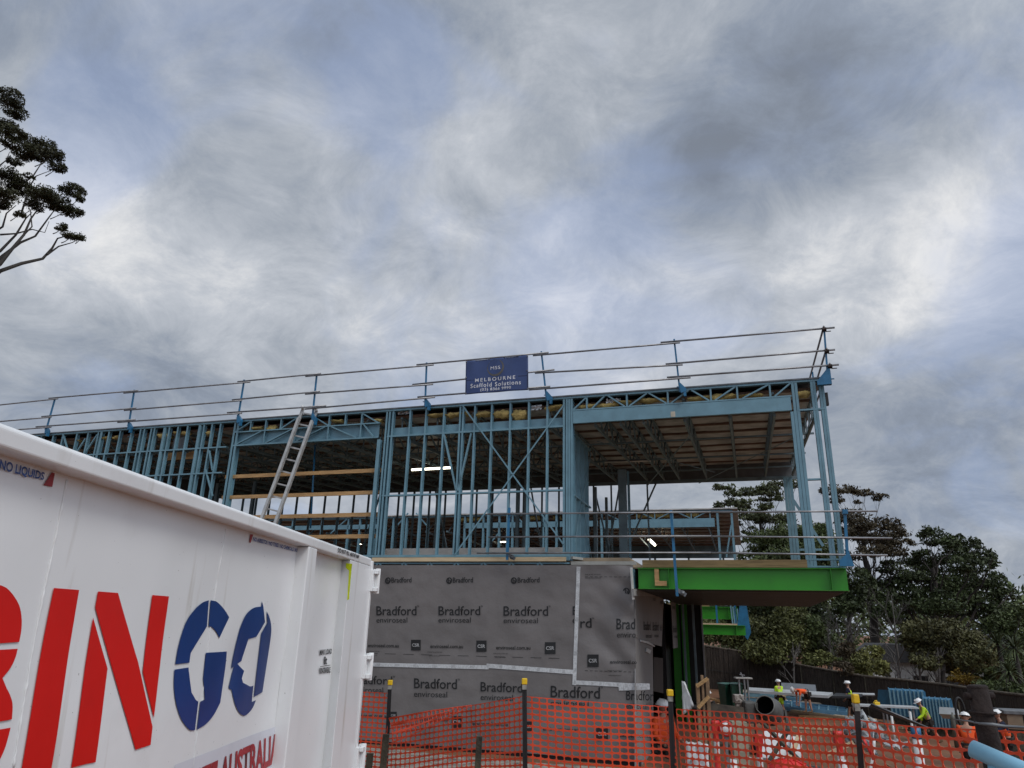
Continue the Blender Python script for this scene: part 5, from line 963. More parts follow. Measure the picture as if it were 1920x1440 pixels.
SHT = M('pale_sheet', (.44, .46, .47), .5, 0, .08, 2); 
vslab('sheet_stack', [(1402,1293,43.5),(1562,1303,43.2),(1553,1309,42),(1402,1299,42.2)], SHT, 'long pile of pale grey sheets along the foot of the brush fence', 'sheets', .12)
vslab('slotted_sheet', [(1465,1281,43.9),(1529,1285,43.7),(1532,1303,43.3),(1465,1298,43.5)], M('dark_grey_sheet', (.17, .185, .20), .45, .2, .1, 4), 'dark grey sheet with slots leaning by the brush fence', 'panel', .05)
vslab('sheet_stack', [(1568,1303,43),(1618,1305,42.8),(1608,1310,42),(1560,1309,42.2)], M('black_sheeting', (.05,.055,.06), .5), 'black sheeting pile left of the vested worker', 'sheets', .1)
vslab('sheet_stack', [(1600,1301,43.2),(1640,1302,43),(1641,1305,42.8),(1596,1304,43)], SHT, 'thin white sheets behind the vested worker', 'sheets', .06)
# boards on the ground
def board(a, b, w, h, mat, label, group='loose boards in the yard', lift=0.0, cat='board'):
    p, q = (hit(a[0], a[1], .08), hit(b[0], b[1], .08)) if cat == 'board' else (at(*a), at(*b)); c = (p + q) / 2; m = MB(); kk = mpp(c) / .018 if cat == 'board' else 1; m.bar(p - c, q - c, w * kk, h * kk); o = m.build('board', mat); o.location = c; return tag(o, label, cat, group)
board((1476,1334,25.5), (1625,1354,25.5), .12, .05, TIMP, 'long pale board in front of the flat blue frame'); board((1480,1339,24.5), (1660,1358,24.5), .1, .04, M('wet_timber', (.34,.22,.13), .8, 0, .2, 3), 'long reddish board lying nearest the mixer'); board((1562,1345,24.8),(1640,1353,24.8), .3, .05, TIMP, 'short wide pale plank at the end of the flat blue frame')
board((1466,1311,33), (1497,1317,31), .14, .14, TIMP, 'pale beam behind the yellow shirted worker near the mixer'); board((1468,1318,31),(1486,1327,28), .08, .05, PLAS, 'white batten angled behind the flat blue frame, left one'); board((1474,1317,31),(1492,1325,28), .08, .05, PLAS, 'white batten angled behind the flat blue frame, right one')
board((1640,1341,24), (1700,1352,23), .1, .05, TIMP, 'pale board right of the largest picket'); board((1686,1351,22),(1758,1362,21), .12, .06, PLAS, 'white plank leading to the walking yellow worker'); board((1752,1366,17), (1802,1373,16.6), .28, .05, TIMP, 'cream board behind the mesh below the walking yellow worker')
board((1488,1366.5,15.5),(1560,1372,15.2), .1, .05, TIMP, 'cream board behind the mesh right of the mixer', cat='board'); board((1873,1388,11),(1925,1400,10.6), .22, .05, TIMP, 'cream board behind the mesh right of the rusty post')
# flat blue wall frame
p0, p1, q0, q1 = hit(1468,1322,.15), hit(1590,1337,.15), hit(1468,1334,.15), hit(1588,1345,.15); c = (p0 + q1) / 2
o = empty('flat_wall_frame', (c.x, c.y, gz(c.x, c.y)), 0, 'blue steel wall frame lying flat behind the long boards', 'wall frame'); oc = o.location; m = MB()
FBL = M('blue_frame_steel', (.10, .24, .38), .45)
for a, b in ((p0, p1), (q0, q1), (p0.lerp(q0, .5), p1.lerp(q1, .5))): m = MB(); m.bar(a - oc, b - oc, .12, .2); m.build('chord', FBL, o)
for k in range(8): t = k / 7; m = MB(); m.bar(p0.lerp(p1, t) - oc, q0.lerp(q1, t) - oc, .07, .18); m.build('cross_stud', STEEL, o)
# concrete mixer
D_ = 28.0; o, h, k = place('concrete_mixer', 1430, 1304, D_, 'grey tilting drum concrete mixer with its mouth facing the street', 'concrete mixer'); o.scale = (1.22,) * 3; oc = o.location
mo = (at(1434, 1322, D_ - .4) - oc) / 1.22; ax = Vector((-.62, -1, .5)).normalized(); MIX = M('cement_grey_drum', (.115, .115, .11), .7, .2, .2, 4, bump=.3, dirt=.5)
m = MB(); m.lathe([(.235, 0), (.25, 0), (.25, -.03), (.26, -.06), (.36, -.38), (.36, -.62), (.30, -.8), (.0, -.86)], mo, ax, 28); m.lathe([(.235, 0), (.23, -.04), (.32, -.38), (.32, -.6), (0, -.78)], mo, ax, 28, 1); m.build('drum', [MIX, INK], o)
m = MB(); m.lathe([(.243, .0), (.26, .008), (.26, -.012)], mo + ax * .003, ax, 28); m.build('mouth_rim', M('worn_rim', (.26, .26, .24), .6, .3), o)
cd_ = mo - ax * .5; m = MB(); m.lathe([(.37, -.03), (.385, 0), (.37, .03)], cd_, ax, 28); m.build('ring_gear', GREY, o)
m = MB(); m.bar(cd_ + Vector((-.45, 0, .05)), (cd_.x - .4, cd_.y - .1, 0), .06, .06); m.bar(cd_ + Vector((.45, 0, .05)), (cd_.x + .5, cd_.y - .1, 0), .06, .06); m.bar((cd_.x - .45, cd_.y, .5), (cd_.x + .5, cd_.y, .5), .06, .06); m.build('stand', MIX, o)
m = MB(); m.box((cd_.x - .75, cd_.y - .25, cd_.z - .3), (cd_.x - .38, cd_.y + .25, cd_.z + .25)); bevel(m.build('motor_housing', MIX, o), .04)
m = MB(); m.path([cd_ + Vector((-.55, -.2, .1)), cd_ + Vector((-.85, -.2, .35))], .015, 6); m.build('tilt_handle', MIX, o)
for s in (-.45, .5): m = MB(); m.lathe([(0,-.04),(.16,-.04),(.17,0),(.16,.04),(0,.04)], (cd_.x + s, cd_.y + .2, .16), (1, 0, 0), 16); m.build('wheel', INK, o)
# cement splashed block left of the mixer
SPL = M('cement_splashed', (.50, .46, .42), .9, 0, .3, 9, tint=(.10, .07, .06), bump=.6)
o, h, k = place('splashed_formwork', 1384, 1302, 28, 'white splashed concrete formwork block left of the mixer', 'formwork'); m = MB(); m.box((-.16, -.14, 0), (.16, .14, h * .55)); m.box((-.12, -.1, h * .55), (.12, .1, h * .85)); m.box((-.17, -.14, h * .85), (.17, .14, h)); bevel(m.build('block', SPL, o), .03)
o, h, k = place('tipped_barrow_tray', 1352, 1320, 24, 'flat rusty tray lying left of the splashed block', 'tray'); m = MB(); m.add([(-.75,-.4,h*.2),(.6,-.5,h*.1),(.85,.6,h*.9),(-.6,.7,h),(-.75,-.4,0),(.6,-.5,0),(.85,.6,0),(-.6,.7,0)], [(0,1,2,3),(7,6,5,4),(0,4,5,1),(1,5,6,2),(2,6,7,3),(3,7,4,0)]); bevel(m.build('tray', M('muddy_ply', (.11, .085, .06), .9, 0, .3, 3, bump=.4), o), .01)
# blue ribbed cabinets
BC = M('blue_profiled_sheet', (.05, .19, .32), .45, .1, .12, 4, dirt=.2); BCD = M('shadowed_blue_sheet_inside', (.02, .07, .12), .6)
def cab(px, ytop, d, w, dp, h, rz, label, open_=True):
    o, hh, k = place('ribbed_cabinet', px, ytop, d, label, 'site cabinet', rz, 'blue ribbed steel cabinets in the yard'); b = hh - h; m = MB(); n = 9
    for i in range(n): x = -w/2 + w * i / n; m.box((x, -.09, b), (x + w / n * .42, 0, hh), 1); m.box((x + w / n * .42, -.012, b), (x + w / n, 0, hh))
    m.build('ribbed_side', [BC, STEEL], o); m = MB(); m.box((-w/2, .0, hh - .03), (w/2, dp, hh)); m.box((w/2 - .03, 0, b), (w/2, dp, hh)); m.box((-w/2, dp - .03, b), (w/2, dp, hh)); m.box((-w/2, 0, b - .03), (w/2, dp, b)); m.build('shell', BC, o)  # rib fronts paler, recesses darker: light and shade put into the colours
    m = MB(); 
    for i in range(5): m.box((-w/2 + i * w/5, .02 + 0 * i, hh), (-w/2 + i * w/5 + .04, dp, hh + .03))
    m.build('roof_rib', BC, o)
    if b > .04: m = MB(); m.box((-w/2 + .1, .1, 0), (w/2 - .1, dp - .1, b - .03)); m.build('skid', STK, o)
    return o
cab(1700, 1295, 40, 1.5, 1.2, 1.1, -.45, 'left blue ribbed steel cabinet, taller pale fronted one'); cab(1756, 1311, 38.5, 1.1, 1.1, 1.15, -.55, 'right blue ribbed steel cabinet, behind the walking yellow worker')
vslab('blue_sheet', [(1648,1293,40.6),(1672,1294,40.2),(1673,1321,40.2),(1646,1321,40.6)], M('deep_blue_panel', (.03, .12, .20), .5, 0, .1, 5), 'plain deep blue panel left of the taller ribbed cabinet', 'panel', .06)
o, h, k = place('jerry_can', 1643, 1314, 35, 'yellow jerry can standing on the work table', 'jerry can'); 
jy = .30; m = MB(); m.box((-.11, -.08, h - jy), (.11, .08, h - .04)); m.box((-.03, -.03, h - .04), (.03, .03, h)); bevel(m.build('body', YEL, o), .02); m = MB(); m.path([(-.08, 0, h - .04), (-.06, 0, h + .01), (.02, 0, h + .01), (.05, 0, h - .04)], .012, 6); m.build('handle', YEL, o)
o, h, k = place('work_table', 1668, 1323, 35, 'cluttered pale work table in front of the blue cabinets', 'table', -.2); m = MB(); m.box((-1.35, -.3, h - .06), (1.0, .4, h)); m.build('top', SHT, o)
for x in (-1.2, -.2, .8):
    for y in (-.2, .3): m = MB(); m.box((x - .03, y - .03, 0), (x + .03, y + .03, h - .06)); m.build('leg', GALV, o)
o2, h2, k2 = place('pipe_bundle', 1690, 1336, 30, 'dark bundled pipes and guttering sloping below the work table', 'pipes', 0)
for j in range(5): m = MB(); m.path([(-1.0, j * .05, h2 + .25 - j * .03), (.9, j * .05 - .3, h2 - .5)], .03, 6); m.build('pipe', [GREY, M('slate_pipe', (.07,.11,.16), .5), GALV][j % 3], o2)
for px, py, d, hh, lab in ((1671, 1339, 33, .4, 'short white pipe stub left, standing in the earth by the table'), (1706, 1334, 33, .5, 'taller white pipe stub standing in the earth by the table'), (1718, 1377, 9.5, .3, 'white pipe stub with a blue cap behind the mesh'), (1580, 1425, 9.2, .5, 'cream pipe stub behind the mesh near the largest picket'), (1375, 1424, 11, .4, 'thin cream stake behind the mesh left of the red barrel')):
    b, h, k = here(px, py, d); m = MB(); m.lathe([(.0, 0), (.045, 0), (.045, max(.15, h)), (.038, max(.15, h)), (.038, 0)], (0, 0, 0), (0, 0, 1), 12); o = empty('pipe_stub', b, 0, lab, 'pipe stub', 'pipe stubs standing in the earth'); m.build('pipe', PLAS, o)
    if 'blue cap' in lab: m = MB(); m.lathe([(0, h + .07), (.05, h + .07), (.05, h - .04), (0, h - .04)], (0, 0, 0), (0, 0, 1), 12); m.build('cap', POST, o)
for px, lab in ((1785, 'grey gas bottle, left one beside the small blue cabinet'), (1794, 'grey gas bottle, right one beside the small blue cabinet')):
    b, h, k = here(px, 1336, 36); m = MB(); m.lathe([(0, 0), (.1, .02), (.1, h - .2), (.07, h - .1), (.025, h - .06), (.03, h)], (0, 0, 0), (0, 0, 1), 12); o = m.build('gas_bottle', M('olive_grey_cylinder', (.13, .13, .11), .5)); o.location = b; tag(o, lab, 'gas bottle', 'gas bottles')
b, h, k = here(1797, 1311, 34); m = MB(); m.path([(.17 * cos(t), 0, h - .45 + .5 * sin(t)) for t in np.linspace(0, 2 * pi, 25)], .045, 8); m.build('hose', INK, empty('hose_coil', b, 0, 'black hose coil hung on a stake left of the rusty post', 'hose')); oo = bpy.data.objects['hose_coil']; m = MB(); m.bar((0, .04, 0), (0, .04, h), .05, .05); m.build('stake', STK, oo)
vslab('sheet_stack', [(1768,1334,37.5),(1800,1336,37.2),(1800,1349,37),(1768,1347,37.3)], SHT, 'white sheets stacked right of the small blue cabinet', 'sheets', .3)
o, h, k = place('site_table', 1905, 1331, 30, 'grey topped bench with buff crates at the right edge', 'bench', -.2); m = MB(); m.box((-.5, -.3, h - .12), (1.4, .5, h)); bevel(m.build('top', GREY, o), .02)
for x in (-.4, .3): m = MB(); m.box((x, -.25, h - .55), (x + .45, .2, h - .12)); m.build('crate', M('buff_board', (.20, .15, .10), .8), o)
m = MB(); m.box((-.5, -.2, 0), (.8, .3, h - .56)); m.build('base', STK, o)
# timber props in the doorway
o, h, k = place('timber_props', 1316, 1266, 13.2, 'raw timber prop frame with diagonal blocks standing at the building corner', 'timber props'); PRP = M('weathered_pine', (.27, .17, .095), .85, 0, .2, 4, bump=.3)
for px, yt, w in ((1307, 1281, .05), (1326, 1272, .06), (1316, 1266, .035)): P = at(px, yt, 13.2) - o.location; m = MB(); m.box((P.x - w / 2, -.03, 0), (P.x + w / 2, .03, P.z)); m.build('upright', PRP, o)
for (x0, y0, x1, y1) in ((1306, 1287, 1327, 1272), (1309, 1327, 1329, 1306)): a, b = at(x0, y0, 13.1) - o.location, at(x1, y1, 13.1) - o.location; m = MB(); m.bar(a, b, .04, .08, (0, 1, 0)); m.build('diagonal_block', TIM, o)
vslab('plastic_roll', [(1281,1277,13.4),(1285,1280,13.3),(1302,1324,13.2),(1283,1340,13.3)], PLAS, 'white plastic sheet corner hanging beside the green column', 'plastic sheet', .03, amp=.04, n=8)
vslab('plastic_sheet', [(1288,1390,12.8),(1328,1396,12.5),(1330,1455,12.4),(1287,1455,12.6)], PLAS, 'white plastic sheet on the ground behind the mesh by the green column', 'plastic sheet', .03, amp=.1, n=8)
CLR = M('crumpled_clear_plastic', (.62, .64, .64), .15, 0, .12, 5, bump=.6, trans=.3)
for q, lab, am in (([(1585,1343,12),(1640,1349,11.8),(1652,1392,11.4),(1590,1380,11.6)], 'crumpled clear plastic sheet draped behind the largest picket', .5), ([(1590,1352,12.2),(1612,1350,12.1),(1600,1385,11.9),(1575,1385,11.9)], 'torn strip of clear plastic left of the largest picket', .3), ([(1652,1386,10.5),(1700,1392,10.3),(1706,1402,10.1),(1660,1400,10.2)], 'scrap of white plastic on the gravel behind the mesh', .1)): vslab('plastic_sheet', q, CLR, lab, 'plastic sheet', .01, 'plastic sheets', am, 12)
# white foam boards and props behind the mesh
for q, lab in (([(1432,1375,12),(1462,1379,12),(1458,1430,11.5),(1428,1426,11.5)], 'white foam board, left one of the leaning set'), ([(1460,1381,12.1),(1482,1384,12.1),(1480,1428,11.7),(1457,1426,11.7)], 'white foam board, middle one of the leaning set'), ([(1484,1386,12),(1504,1389,12),(1502,1428,11.5),(1482,1428,11.5)], 'white foam board, right one of the leaning set')): vslab('foam_board', q, PLAS, lab, 'foam board', .05, 'white foam boards leaning behind the mesh')
for a, b, lab in (((1426,1352,11.4),(1505,1432,11), 'long dark prop leaning from top left over the foam boards'), ((1478,1368,11.4),(1440,1432,11), 'shorter dark prop crossing in front of the foam boards'), ((1500,1375,11.4),(1478,1430,11), 'grey prop at the right of the foam boards'), ((1550,1415,10),(1600,1392,10), 'pale stick lying near the largest picket')): board(a, b, .05, .04, STK if 'dark' in lab else TIMP, lab, 'props and sticks behind the mesh', cat='prop')
o, h, k = place('buff_crate', 1383, 1352, 14, 'buff upright board carton left of the foam boards behind the mesh', 'carton'); m = MB(); m.box((-.13, -.1, 0), (.13, .1, h)); bevel(m.build('carton', M('buff_carton', (.33, .30, .22), .8, 0, .2, 4), o), .01)
REDP = M('red_bollard_plastic', (.62, .02, .015), .4, 0, .1, 5)
def bollard(px, py, d, label):
    o, h, k = place('t_top_bollard', px, py, d, label, 'bollard', 0, 'red bollards behind the mesh'); m = MB(); m.lathe([(0, 0), (.12, 0), (.12, .05), (.04, .08), (.035, h - .16), (.035, h - .12)], (0, 0, 0), (0, 0, 1), 14); m.build('post', REDP, o)
    m = MB(); m.lathe([(.0365, h - .38), (.0365, h - .24)], (0, 0, 0), (0, 0, 1), 14); m.build('reflective_band', PLAS, o); m = MB(); m.box((-.05, -.03, h - .12), (.05, .03, h - .02)); m.lathe([(0, -.05), (.03, -.05), (.03, .05), (0, .05)], (0, 0, h - .02), (1, 0, 0), 10); m.build('t_handle', REDP, o)
bollard(1571, 1372, 9.5, 'red bollard with a white band behind the mesh left of the largest picket'); bollard(1341, 1352, 10.5, 'red bollard behind the mesh beside the timber props'); bollard(1421, 1378, 10, 'red bollard behind the mesh in front of the foam boards')
o, h, k = place('red_barrel', 1478, 1424, 8.2, 'red plastic barrel with ribbed domed top low behind the mesh', 'barrel'); m = MB(); m.lathe([(0, h), (.1, h - .01), (.19, h - .06), (.21, h - .12), (.20, h - .16), (.21, h - .2), (.21, .02), (0, 0)], (0, 0, 0), (0, 0, 1), 20); m.build('drum', REDP, o); m = MB(); [m.bar((cos(a) * .05, sin(a) * .05, h + .003), (cos(a) * .17, sin(a) * .17, h - .035), .015, .015) for a in np.arange(0, 2 * pi, pi / 4)]; m.build('lid_rib', REDP, o)
o, h, k = place('warning_tape', 1628, 1386, 9, 'tangled red and white warning tape hanging right of the largest picket', 'warning tape')
for j in range(3): m = MB(); m.grid(lambda a, b: (.06 * sin(a * 9 + j * 2) + .03 * b + (j - 1) * .05, .03 * cos(a * 11 + j), h - a * h * .95), 24, 1); ob = m.build('tape_strand', PLAS if j % 2 else REDP, o); s_ = ob.modifiers.new('t', 'SOLIDIFY'); s_.thickness = .002
o, h, k = place('road_sign', 1361, 1366, 10.5, 'small round white and red sign face behind the mesh', 'sign'); m = MB(); m.lathe([(0, 0), (.09, 0), (.09, .01), (0, .01)], (0, 0, h), (0, -1, .1), 20); m.build('face', PLAS, o); m = MB(); m.lathe([(.075, .014), (.095, .014), (.095, .0)], (0, 0, h), (0, -1, .1), 20); m.build('red_ring', REDP, o); m = MB(); m.bar((0, .02, 0), (0, .02, h), .03, .03); m.build('post', GALV, o)
# scattered offcuts
for k in range(46):
    px = R_.uniform(1300, 1910); d = R_.uniform(9, 31); P = gp(px, d); 
    if FB.loc(P).x < 2.6: continue
    L_ = R_.uniform(.15, .9); a = R_.uniform(0, pi); m = MB(); m.bar((-L_/2, 0, .03), (L_/2, .02, .03 + R_.uniform(0, .05)), R_.uniform(.04, .12), .04); mt = R_.choice([TIMP, STK, GREY, PRP, PLAS, FBL]); o = m.build('offcut', mt); o.location = P; o.rotation_euler = (0, 0, a)
    tag(o, 'small offcut lying loose on the yard earth', 'offcut', 'offcuts scattered over the yard')

# ---------------------------------------------------------------- more material lying about the yard
def bundle(px0, py0, px1, py1, n, mat, label, w=.07, h=.1, lift=.0, gap=.12):
    p, q = hit(px0, py0), hit(px1, py1); c = (p + q) / 2; o = empty('material_bundle', c, 0, label, 'bundle', 'bundles of steel and timber lying in the yard'); d = (q - p).normalized(); s = Vector((d.y, -d.x, 0)).normalized()
    for k in range(n):
        row, col = divmod(k, 3); a = p - c + s * (col - 1) * gap + Vector((0, 0, lift + .06 + row * h * 1.15)) + d * R_.uniform(-.15, .15); b = a + (q - p) * R_.uniform(.88, 1.05)
        m = MB(); m.bar(a, b, w, h); m.build('length', mat if not isinstance(mat, list) else mat[k % len(mat)], o)
    for t in (.2, .8): m = MB(); e = (q - p) * t + p - c; m.bar(e - s * gap * 2, e + s * gap * 2 + Vector((0, 0, .02)), .09, .06); m.build('bearer', TIMP, o)
B2 = M('blue_steel_b', (.12, .26, .36), .5)
for a in ((1402,1312,1462,1316,9,[STEEL,B2],'blue steel bundle just behind the mixer drum'),(1420,1305,1470,1309,6,[B2,STEEL],'blue steel bundle between the trestle and the yellow shirted worker'),(1478,1314,1505,1318,6,[FBL,B2],'dark blue bundle left of the bending orange worker'),
          (1535,1312,1575,1317,6,[GREY,B2],'grey and blue bundle between the bending worker and the vested worker'),(1545,1322,1590,1328,6,[STEEL,TIMP],'mixed blue and timber bundle near the vested worker'),(1600,1317,1640,1322,6,[GALV,GREY],'grey steel bundle right of the vested worker'),
          (1605,1330,1650,1337,6,[TIMP,PRP],'timber bundle right of the largest picket cap'),(1500,1345,1560,1351,3,[TIM,PRP],'loose orange timbers between the long boards and the mesh'),(1640,1360,1700,1368,3,[TIMP,TIMP],'pale timbers on the earth right of the largest picket'),
          (1440,1345,1475,1349,6,[PRP,STK],'dark timbers at the foot of the mixer'),(1775,1350,1800,1353,6,[GALV,PLAS],'pale lengths lying under the gas bottles'),(1845,1343,1878,1347,6,[GALV,PLAS],'pale lengths between the rusty post and the vested worker'),(1335,1318,1352,1321,6,[PRP,TIM],'timbers left of the blue steel stack'),(1700,1372,1750,1380,3,[STK,PRP],'dark offcut timbers below the walking yellow worker')): bundle(*a[:6], a[6])
for px, py, w, lab in ((1455,1349,.28,'grey cement bag pile foot of the mixer'),(1648,1330,.3,'white bag on the earth by the work table'),(1560,1333,.25,'pale bag beside the flat blue frame'),(1915,1352,.35,'white bag under the right edge bench')):
    c = hit(px, py); m = MB(); m.grid(lambda a, b: (w * 1.3 * cos(2*pi*a) * sin(pi*b) ** .6, w * .7 * sin(2*pi*a) * sin(pi*b) ** .6, w * .45 * (1 - cos(pi*b)) * .5 + .02 * noise.noise(Vector((a * 9, b * 5, px)))), 16, 8); o = m.build('bag', M('pale_bag', (.45, .44, .41), .8, 0, .2, 6)); o.location = c; tag(o, lab, 'bag')
# ---------------------------------------------------------------- people
def skinned(name, chains, mats, parent, sub=1, joins=()):
    """chains: list of (points, radii, parent_index or None); one connected skeleton per component"""
    V, E_, Rr, roots = [], [], [], []
    for pts, rs, pi_ in chains:
        prev = pi_
        if prev is None: roots.append(len(V))
        for p, r in zip(pts, rs): V.append(p); Rr.append(r if isinstance(r, tuple) else (r, r)); E_.append((prev, len(V) - 1)) if prev is not None else None; prev = len(V) - 1
    me = bpy.data.meshes.new(name); me.from_pydata(V, E_, []); o = bpy.data.objects.new(name, me); SC.collection.objects.link(o)
    o.modifiers.new('skin', 'SKIN'); s = o.modifiers.new('sub', 'SUBSURF'); s.levels = sub; s.render_levels = sub
    for i, r in enumerate(Rr): me.skin_vertices[0].data[i].radius = r; me.skin_vertices[0].data[i].use_root = i in roots
    dg = bpy.context.evaluated_depsgraph_get(); dg.update(); nm = bpy.data.meshes.new_from_object(o.evaluated_get(dg)); bpy.data.objects.remove(o)
    nm.materials.clear(); [nm.materials.append(m) for m in mats]; [setattr(p, 'use_smooth', True) for p in nm.polygons]
    ob = bpy.data.objects.new(name, nm); SC.collection.objects.link(ob); ob.parent = parent; return ob
HAIR = M('dark_hair', (.03, .02, .015), .8); BOOT = M('tan_work_boot', (.16, .09, .045), .8, 0, .2, 8)
def person(px, ytop, label, rz, lean=0, legs=((5, 5), (-5, 5)), arms=((10, 15, .05), (10, 15, .05)), H=1.74, shirt=HIYEL, sleeves=True, shorts=DARKCL, trousers=False, vest=None, headf=.6, d=None, hat=True, belt=True, up=0.):
    k = H / 1.74; S = Vector((0, sin(radians(lean)), cos(radians(lean)))); leg = []
    def dr(a, x=0.): return Vector((x, sin(radians(a)), -cos(radians(a))))
    drop = [(.43 * cos(radians(a)) + .42 * cos(radians(a - b))) for a, b in legs]; hz_ = max(drop) + .08
    hip = Vector((0, 0, hz_)); mid_ = hip + S * .22; ch = hip + S * .40; nk = hip + S * .52; hd = nk + Vector((0, sin(radians(lean * headf)), cos(radians(lean * headf)))) * .17
    topz = (hd.z + .15) * k
    if d is None:
        best = min((abs((lambda P: P.z - gz(P.x, P.y) - topz - up)(at(px, ytop, q))), q) for q in np.arange(24, 46, .2)); d = best[1]; err = best[0]
    P = at(px, ytop, d); root = empty('person', (P.x, P.y, P.z - topz), rz, label, 'person', 'construction workers in hard hats'); print('person', px, round(float(d), 1), 'ground gap', round(P.z - topz - gz(P.x, P.y), 2))
    root.scale = (k, k, k)
    ch_ = [([hip, mid_, ch, nk, hd - Vector((0, 0, .04))], [(.145, .11), (.13, .10), (.165, .115), (.055, .055), (.06, .065)], None)]
    hands = []; shp = []
    for s, (a, b, x) in zip((-1, 1), arms):
        sh = ch + S * .07 + Vector((s * .19, 0, 0)); el_ = sh + (dr(a, s * x) * .29); wr = el_ + dr(a + b, s * x * .4) * .25; pm = wr + dr(a + b, 0) * .09; shp.append((sh, el_, wr))
        ch_.append(([sh, el_, wr, pm], [.055, .042, .028, (.042, .022)], 2)); hands.append((pm, dr(a + b), s))
    lp = []
    for s, (a, b) in zip((-1, 1), legs):
        hp = hip + Vector((s * .095, 0, -.05)); kn = hp + dr(a) * .40; an = kn + dr(a - b) * .41; lp.append((hp, kn, an))
        ch_.append(([hp, kn, kn.lerp(an, .35), an, an + Vector((0, .06, -.05)), an + Vector((0, .17, -.055))], [.09, .058, .058, .036, .045, .035], 0))
    for pm, v, s in hands:
        side = Vector((0, 1, 0)) if abs(v.z) > .5 else Vector((0, 0, 1))
        for f, (o_, ln) in enumerate(((.028, .075), (.010, .085), (-.010, .078), (-.028, .062))):
            b0 = pm + side * o_; ch_.append(([b0, b0 + v * ln * .6, b0 + v * ln * .95 + Vector((-s * .02, 0, 0))], [.011, .009, .007], None))
        b0 = pm - v * .05 + side * .03; ch_.append(([b0, b0 + side * .035 + v * .02, b0 + side * .045 + v * .05], [.012, .010, .008], None))
    body = skinned('body', ch_, [SKIN], root)
    # head with brow, nose, chin, ears joined into the body mesh
    bm = bmesh.new(); bm.from_mesh(body.data); q = Matrix.Rotation(-radians(lean * headf), 3, 'X')
    m = MB(); c = hd + Vector((0, sin(radians(lean*headf)) * .03, .03))
    def hp_(a, b):
        th, ph = 2 * pi * a, pi * b; v = Vector((sin(ph) * sin(th), sin(ph) * cos(th), cos(ph))); w = Vector((v.x * .078, v.y * .098, v.z * .118))
        if v.z < -.2: w.x *= 1 + .45 * (v.z + .2); w.y *= 1 + .18 * (v.z + .2)
        if v.y > .9 and -.35 < v.z < .12: w.y += .026 * math.exp(-(v.x / .16) ** 2) * math.exp(-((v.z + .12) / .16) ** 2)
        if abs(v.x) > .93 and abs(v.z) < .28: w.x *= 1.13
        return c + q @ w
    m.grid(hp_, 24, 16)
    vs = [bm.verts.new(v) for v in m.v]; [bm.faces.new([vs[i] for i in f]).__setattr__('smooth', True) for f in m.f]; bmesh.ops.remove_doubles(bm, verts=vs, dist=.0005); bm.to_mesh(body.data); bm.free()
    m = MB(); [m.lathe([(0, .006), (.009, .004), (.012, -.004)], c + q @ Vector((s * .03, .090, .012)), q @ Vector((0, 1, 0)), 8) for s in (-1, 1)]; m.bar(c + q @ Vector((-.022, .088, -.062)), c + q @ Vector((.022, .088, -.062)), .006, .006); m.build('face_features', HAIR, root)
    m = MB(); m.grid(lambda a, b: c + q @ Vector((.083 * sin(2*pi*a) * sin(pi*b*.5 - .05), -.012 + .098 * cos(2*pi*a) * sin(pi*b*.5 - .05), .122 * cos(pi*b*.5 - .05) if cos(2*pi*a) < .35 else .122 * cos(pi*b*.25))), 20, 8); m.build('hair', HAIR, root)
    if hat:
        m = MB(); n = 24; m.grid(lambda a, b: c + q @ Vector((.125 * sin(2*pi*a) * sin(pi*b/2), .145 * cos(2*pi*a) * sin(pi*b/2) - .005, .035 + .105 * cos(pi*b/2))), n, 8)
        m.grid(lambda a, b: c + q @ Vector(((.125 + .022 * b) * sin(2*pi*a), (.145 + .022 * b + (.04 * b if cos(2*pi*a) > .5 else 0)) * cos(2*pi*a) - .005, .035 - .008 * b)), n, 1); m.bar(c + q @ Vector((0, -.12, .10)), c + q @ Vector((0, .11, .11)), .03, .06); m.build('hard_hat', HAT, root)
    tr = [([hip - S * .02, mid_, ch, nk - S * .05], [(.165, .135), (.155, .13), (.185, .14), (.09, .08)], None)]
    if sleeves:
        for sh, el_, wr in shp: e = sh.lerp(el_, .75); tr.append(([sh, e] if sleeves != 'long' else [sh, el_, el_.lerp(wr, .9)], [.078, .066] if sleeves != 'long' else [.075, .06, .045], 2))
    skinned('shirt', tr, [shirt], root)
    if vest: skinned('vest', [([hip, mid_, ch, nk - S * .09], [(.18, .15), (.17, .145), (.18, .155), (.10, .10)], None)], [vest], root)
    lc = [([hip + S * .03, hip - Vector((0, 0, .04))], [(.16, .13), (.15, .125)], None)]
    for hp, kn, an in lp: lc.append(([hp, hp.lerp(kn, .8)] if not trousers else [hp, kn, kn.lerp(an, .9)], [.108, .092] if not trousers else [.105, .078, .062], 1))
    skinned('trousers' if trousers else 'shorts', lc, [shorts], root)
    for (hp, kn, an), s in zip(lp, (-1, 1)): skinned('boot', [([an + Vector((0, -.01, .09)), an + Vector((0, -.01, -.02)), an + Vector((0, .09, -.04)), an + Vector((0, .19, -.045))], [.055, .06, .052, .042], None)], [BOOT], root)
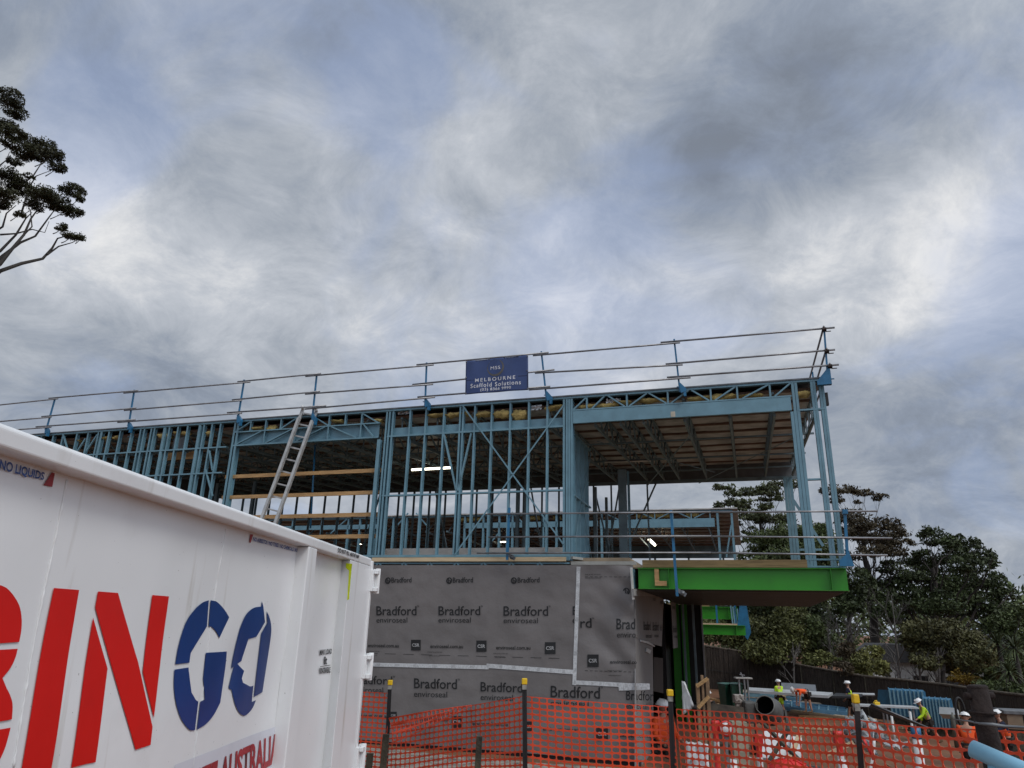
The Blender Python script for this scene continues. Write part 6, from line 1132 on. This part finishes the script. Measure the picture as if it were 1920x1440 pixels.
    if belt:
        m = MB(); z = hip + S * .03; ang = radians(-lean); mt = Matrix.Rotation(ang, 3, 'X'); m.grid(lambda a, b: z + mt @ Vector((.185 * sin(2*pi*a), .15 * cos(2*pi*a), -.03 + .06 * b)), 20, 1)
        for s in (-1, 1): m.box((s * .19 - .05, -.1, hip.z - .16), (s * .19 + .05, .06, hip.z + .02))
        m.build('tool_belt', DARKCL, root)
    return root
person(1238, 1311, 'worker in orange shirt and stickered white helmet in the dark doorway', radians(200), 8, ((12, 8), (-4, 6)), ((25, 40, .05), (10, 60, .1)), 1.76, HIOR, 'long', DARKCL, True, d=(lambda v: hypot(v.x, v.y))(FB.world(*FB.X(1231, 1350, UC + .1))) - .05)
person(1459, 1274, 'worker in bright yellow shirt and shorts standing behind the mixer', radians(20), 2, ((14, 6), (-10, 14)), ((6, 10, .08), (30, 110, .1)), 1.76, HIYEL, True, HIYEL)
person(1512, 1289, 'worker in orange shirt bent double over the blue steel', radians(98), 82, ((-6, 4), (8, 4)), ((8, 6, .04), (-4, 10, .04)), 1.76, HIOR, True, DARKCL, headf=1.15, d=41.2)
person(1590, 1277, 'worker in yellow vest over a dark shirt, behind the largest picket', radians(60), 4, ((12, 4), (-12, 14)), ((20, 50, .05), (8, 30, .05)), 1.78, NAVY, True, DARKCL, vest=HIYEL)
person(1736, 1311, 'worker in yellow long sleeved shirt striding past the blue cabinets', radians(82), 24, ((38, 30), (-24, 12)), ((24, 35, .05), (-10, 30, .05)), 1.78, HIYEL, 'long', DARKCL, headf=1.2)
person(1807, 1337, 'worker in loose orange shirt turned away left of the rusty post', radians(-35), 14, ((8, 6), (-6, 12)), ((20, 40, .06), (20, 50, .06)), 1.76, HIOR, 'long', DARKCL, headf=1.2)
person(1881, 1332, 'worker in orange vest over navy sleeves right of the rusty post', radians(75), 16, ((6, 6), (-8, 12)), ((35, 45, .05), (30, 50, .05)), 1.78, NAVY, 'long', DARKCL, trousers=True, vest=HIOR, headf=1.2)
person(1327, 1293, 'worker whose white helmet just shows behind the timber props', radians(150), 10, ((6, 6), (-6, 6)), ((10, 20, .05), (10, 20, .05)), 1.74, DARKCL, True, DARKCL)
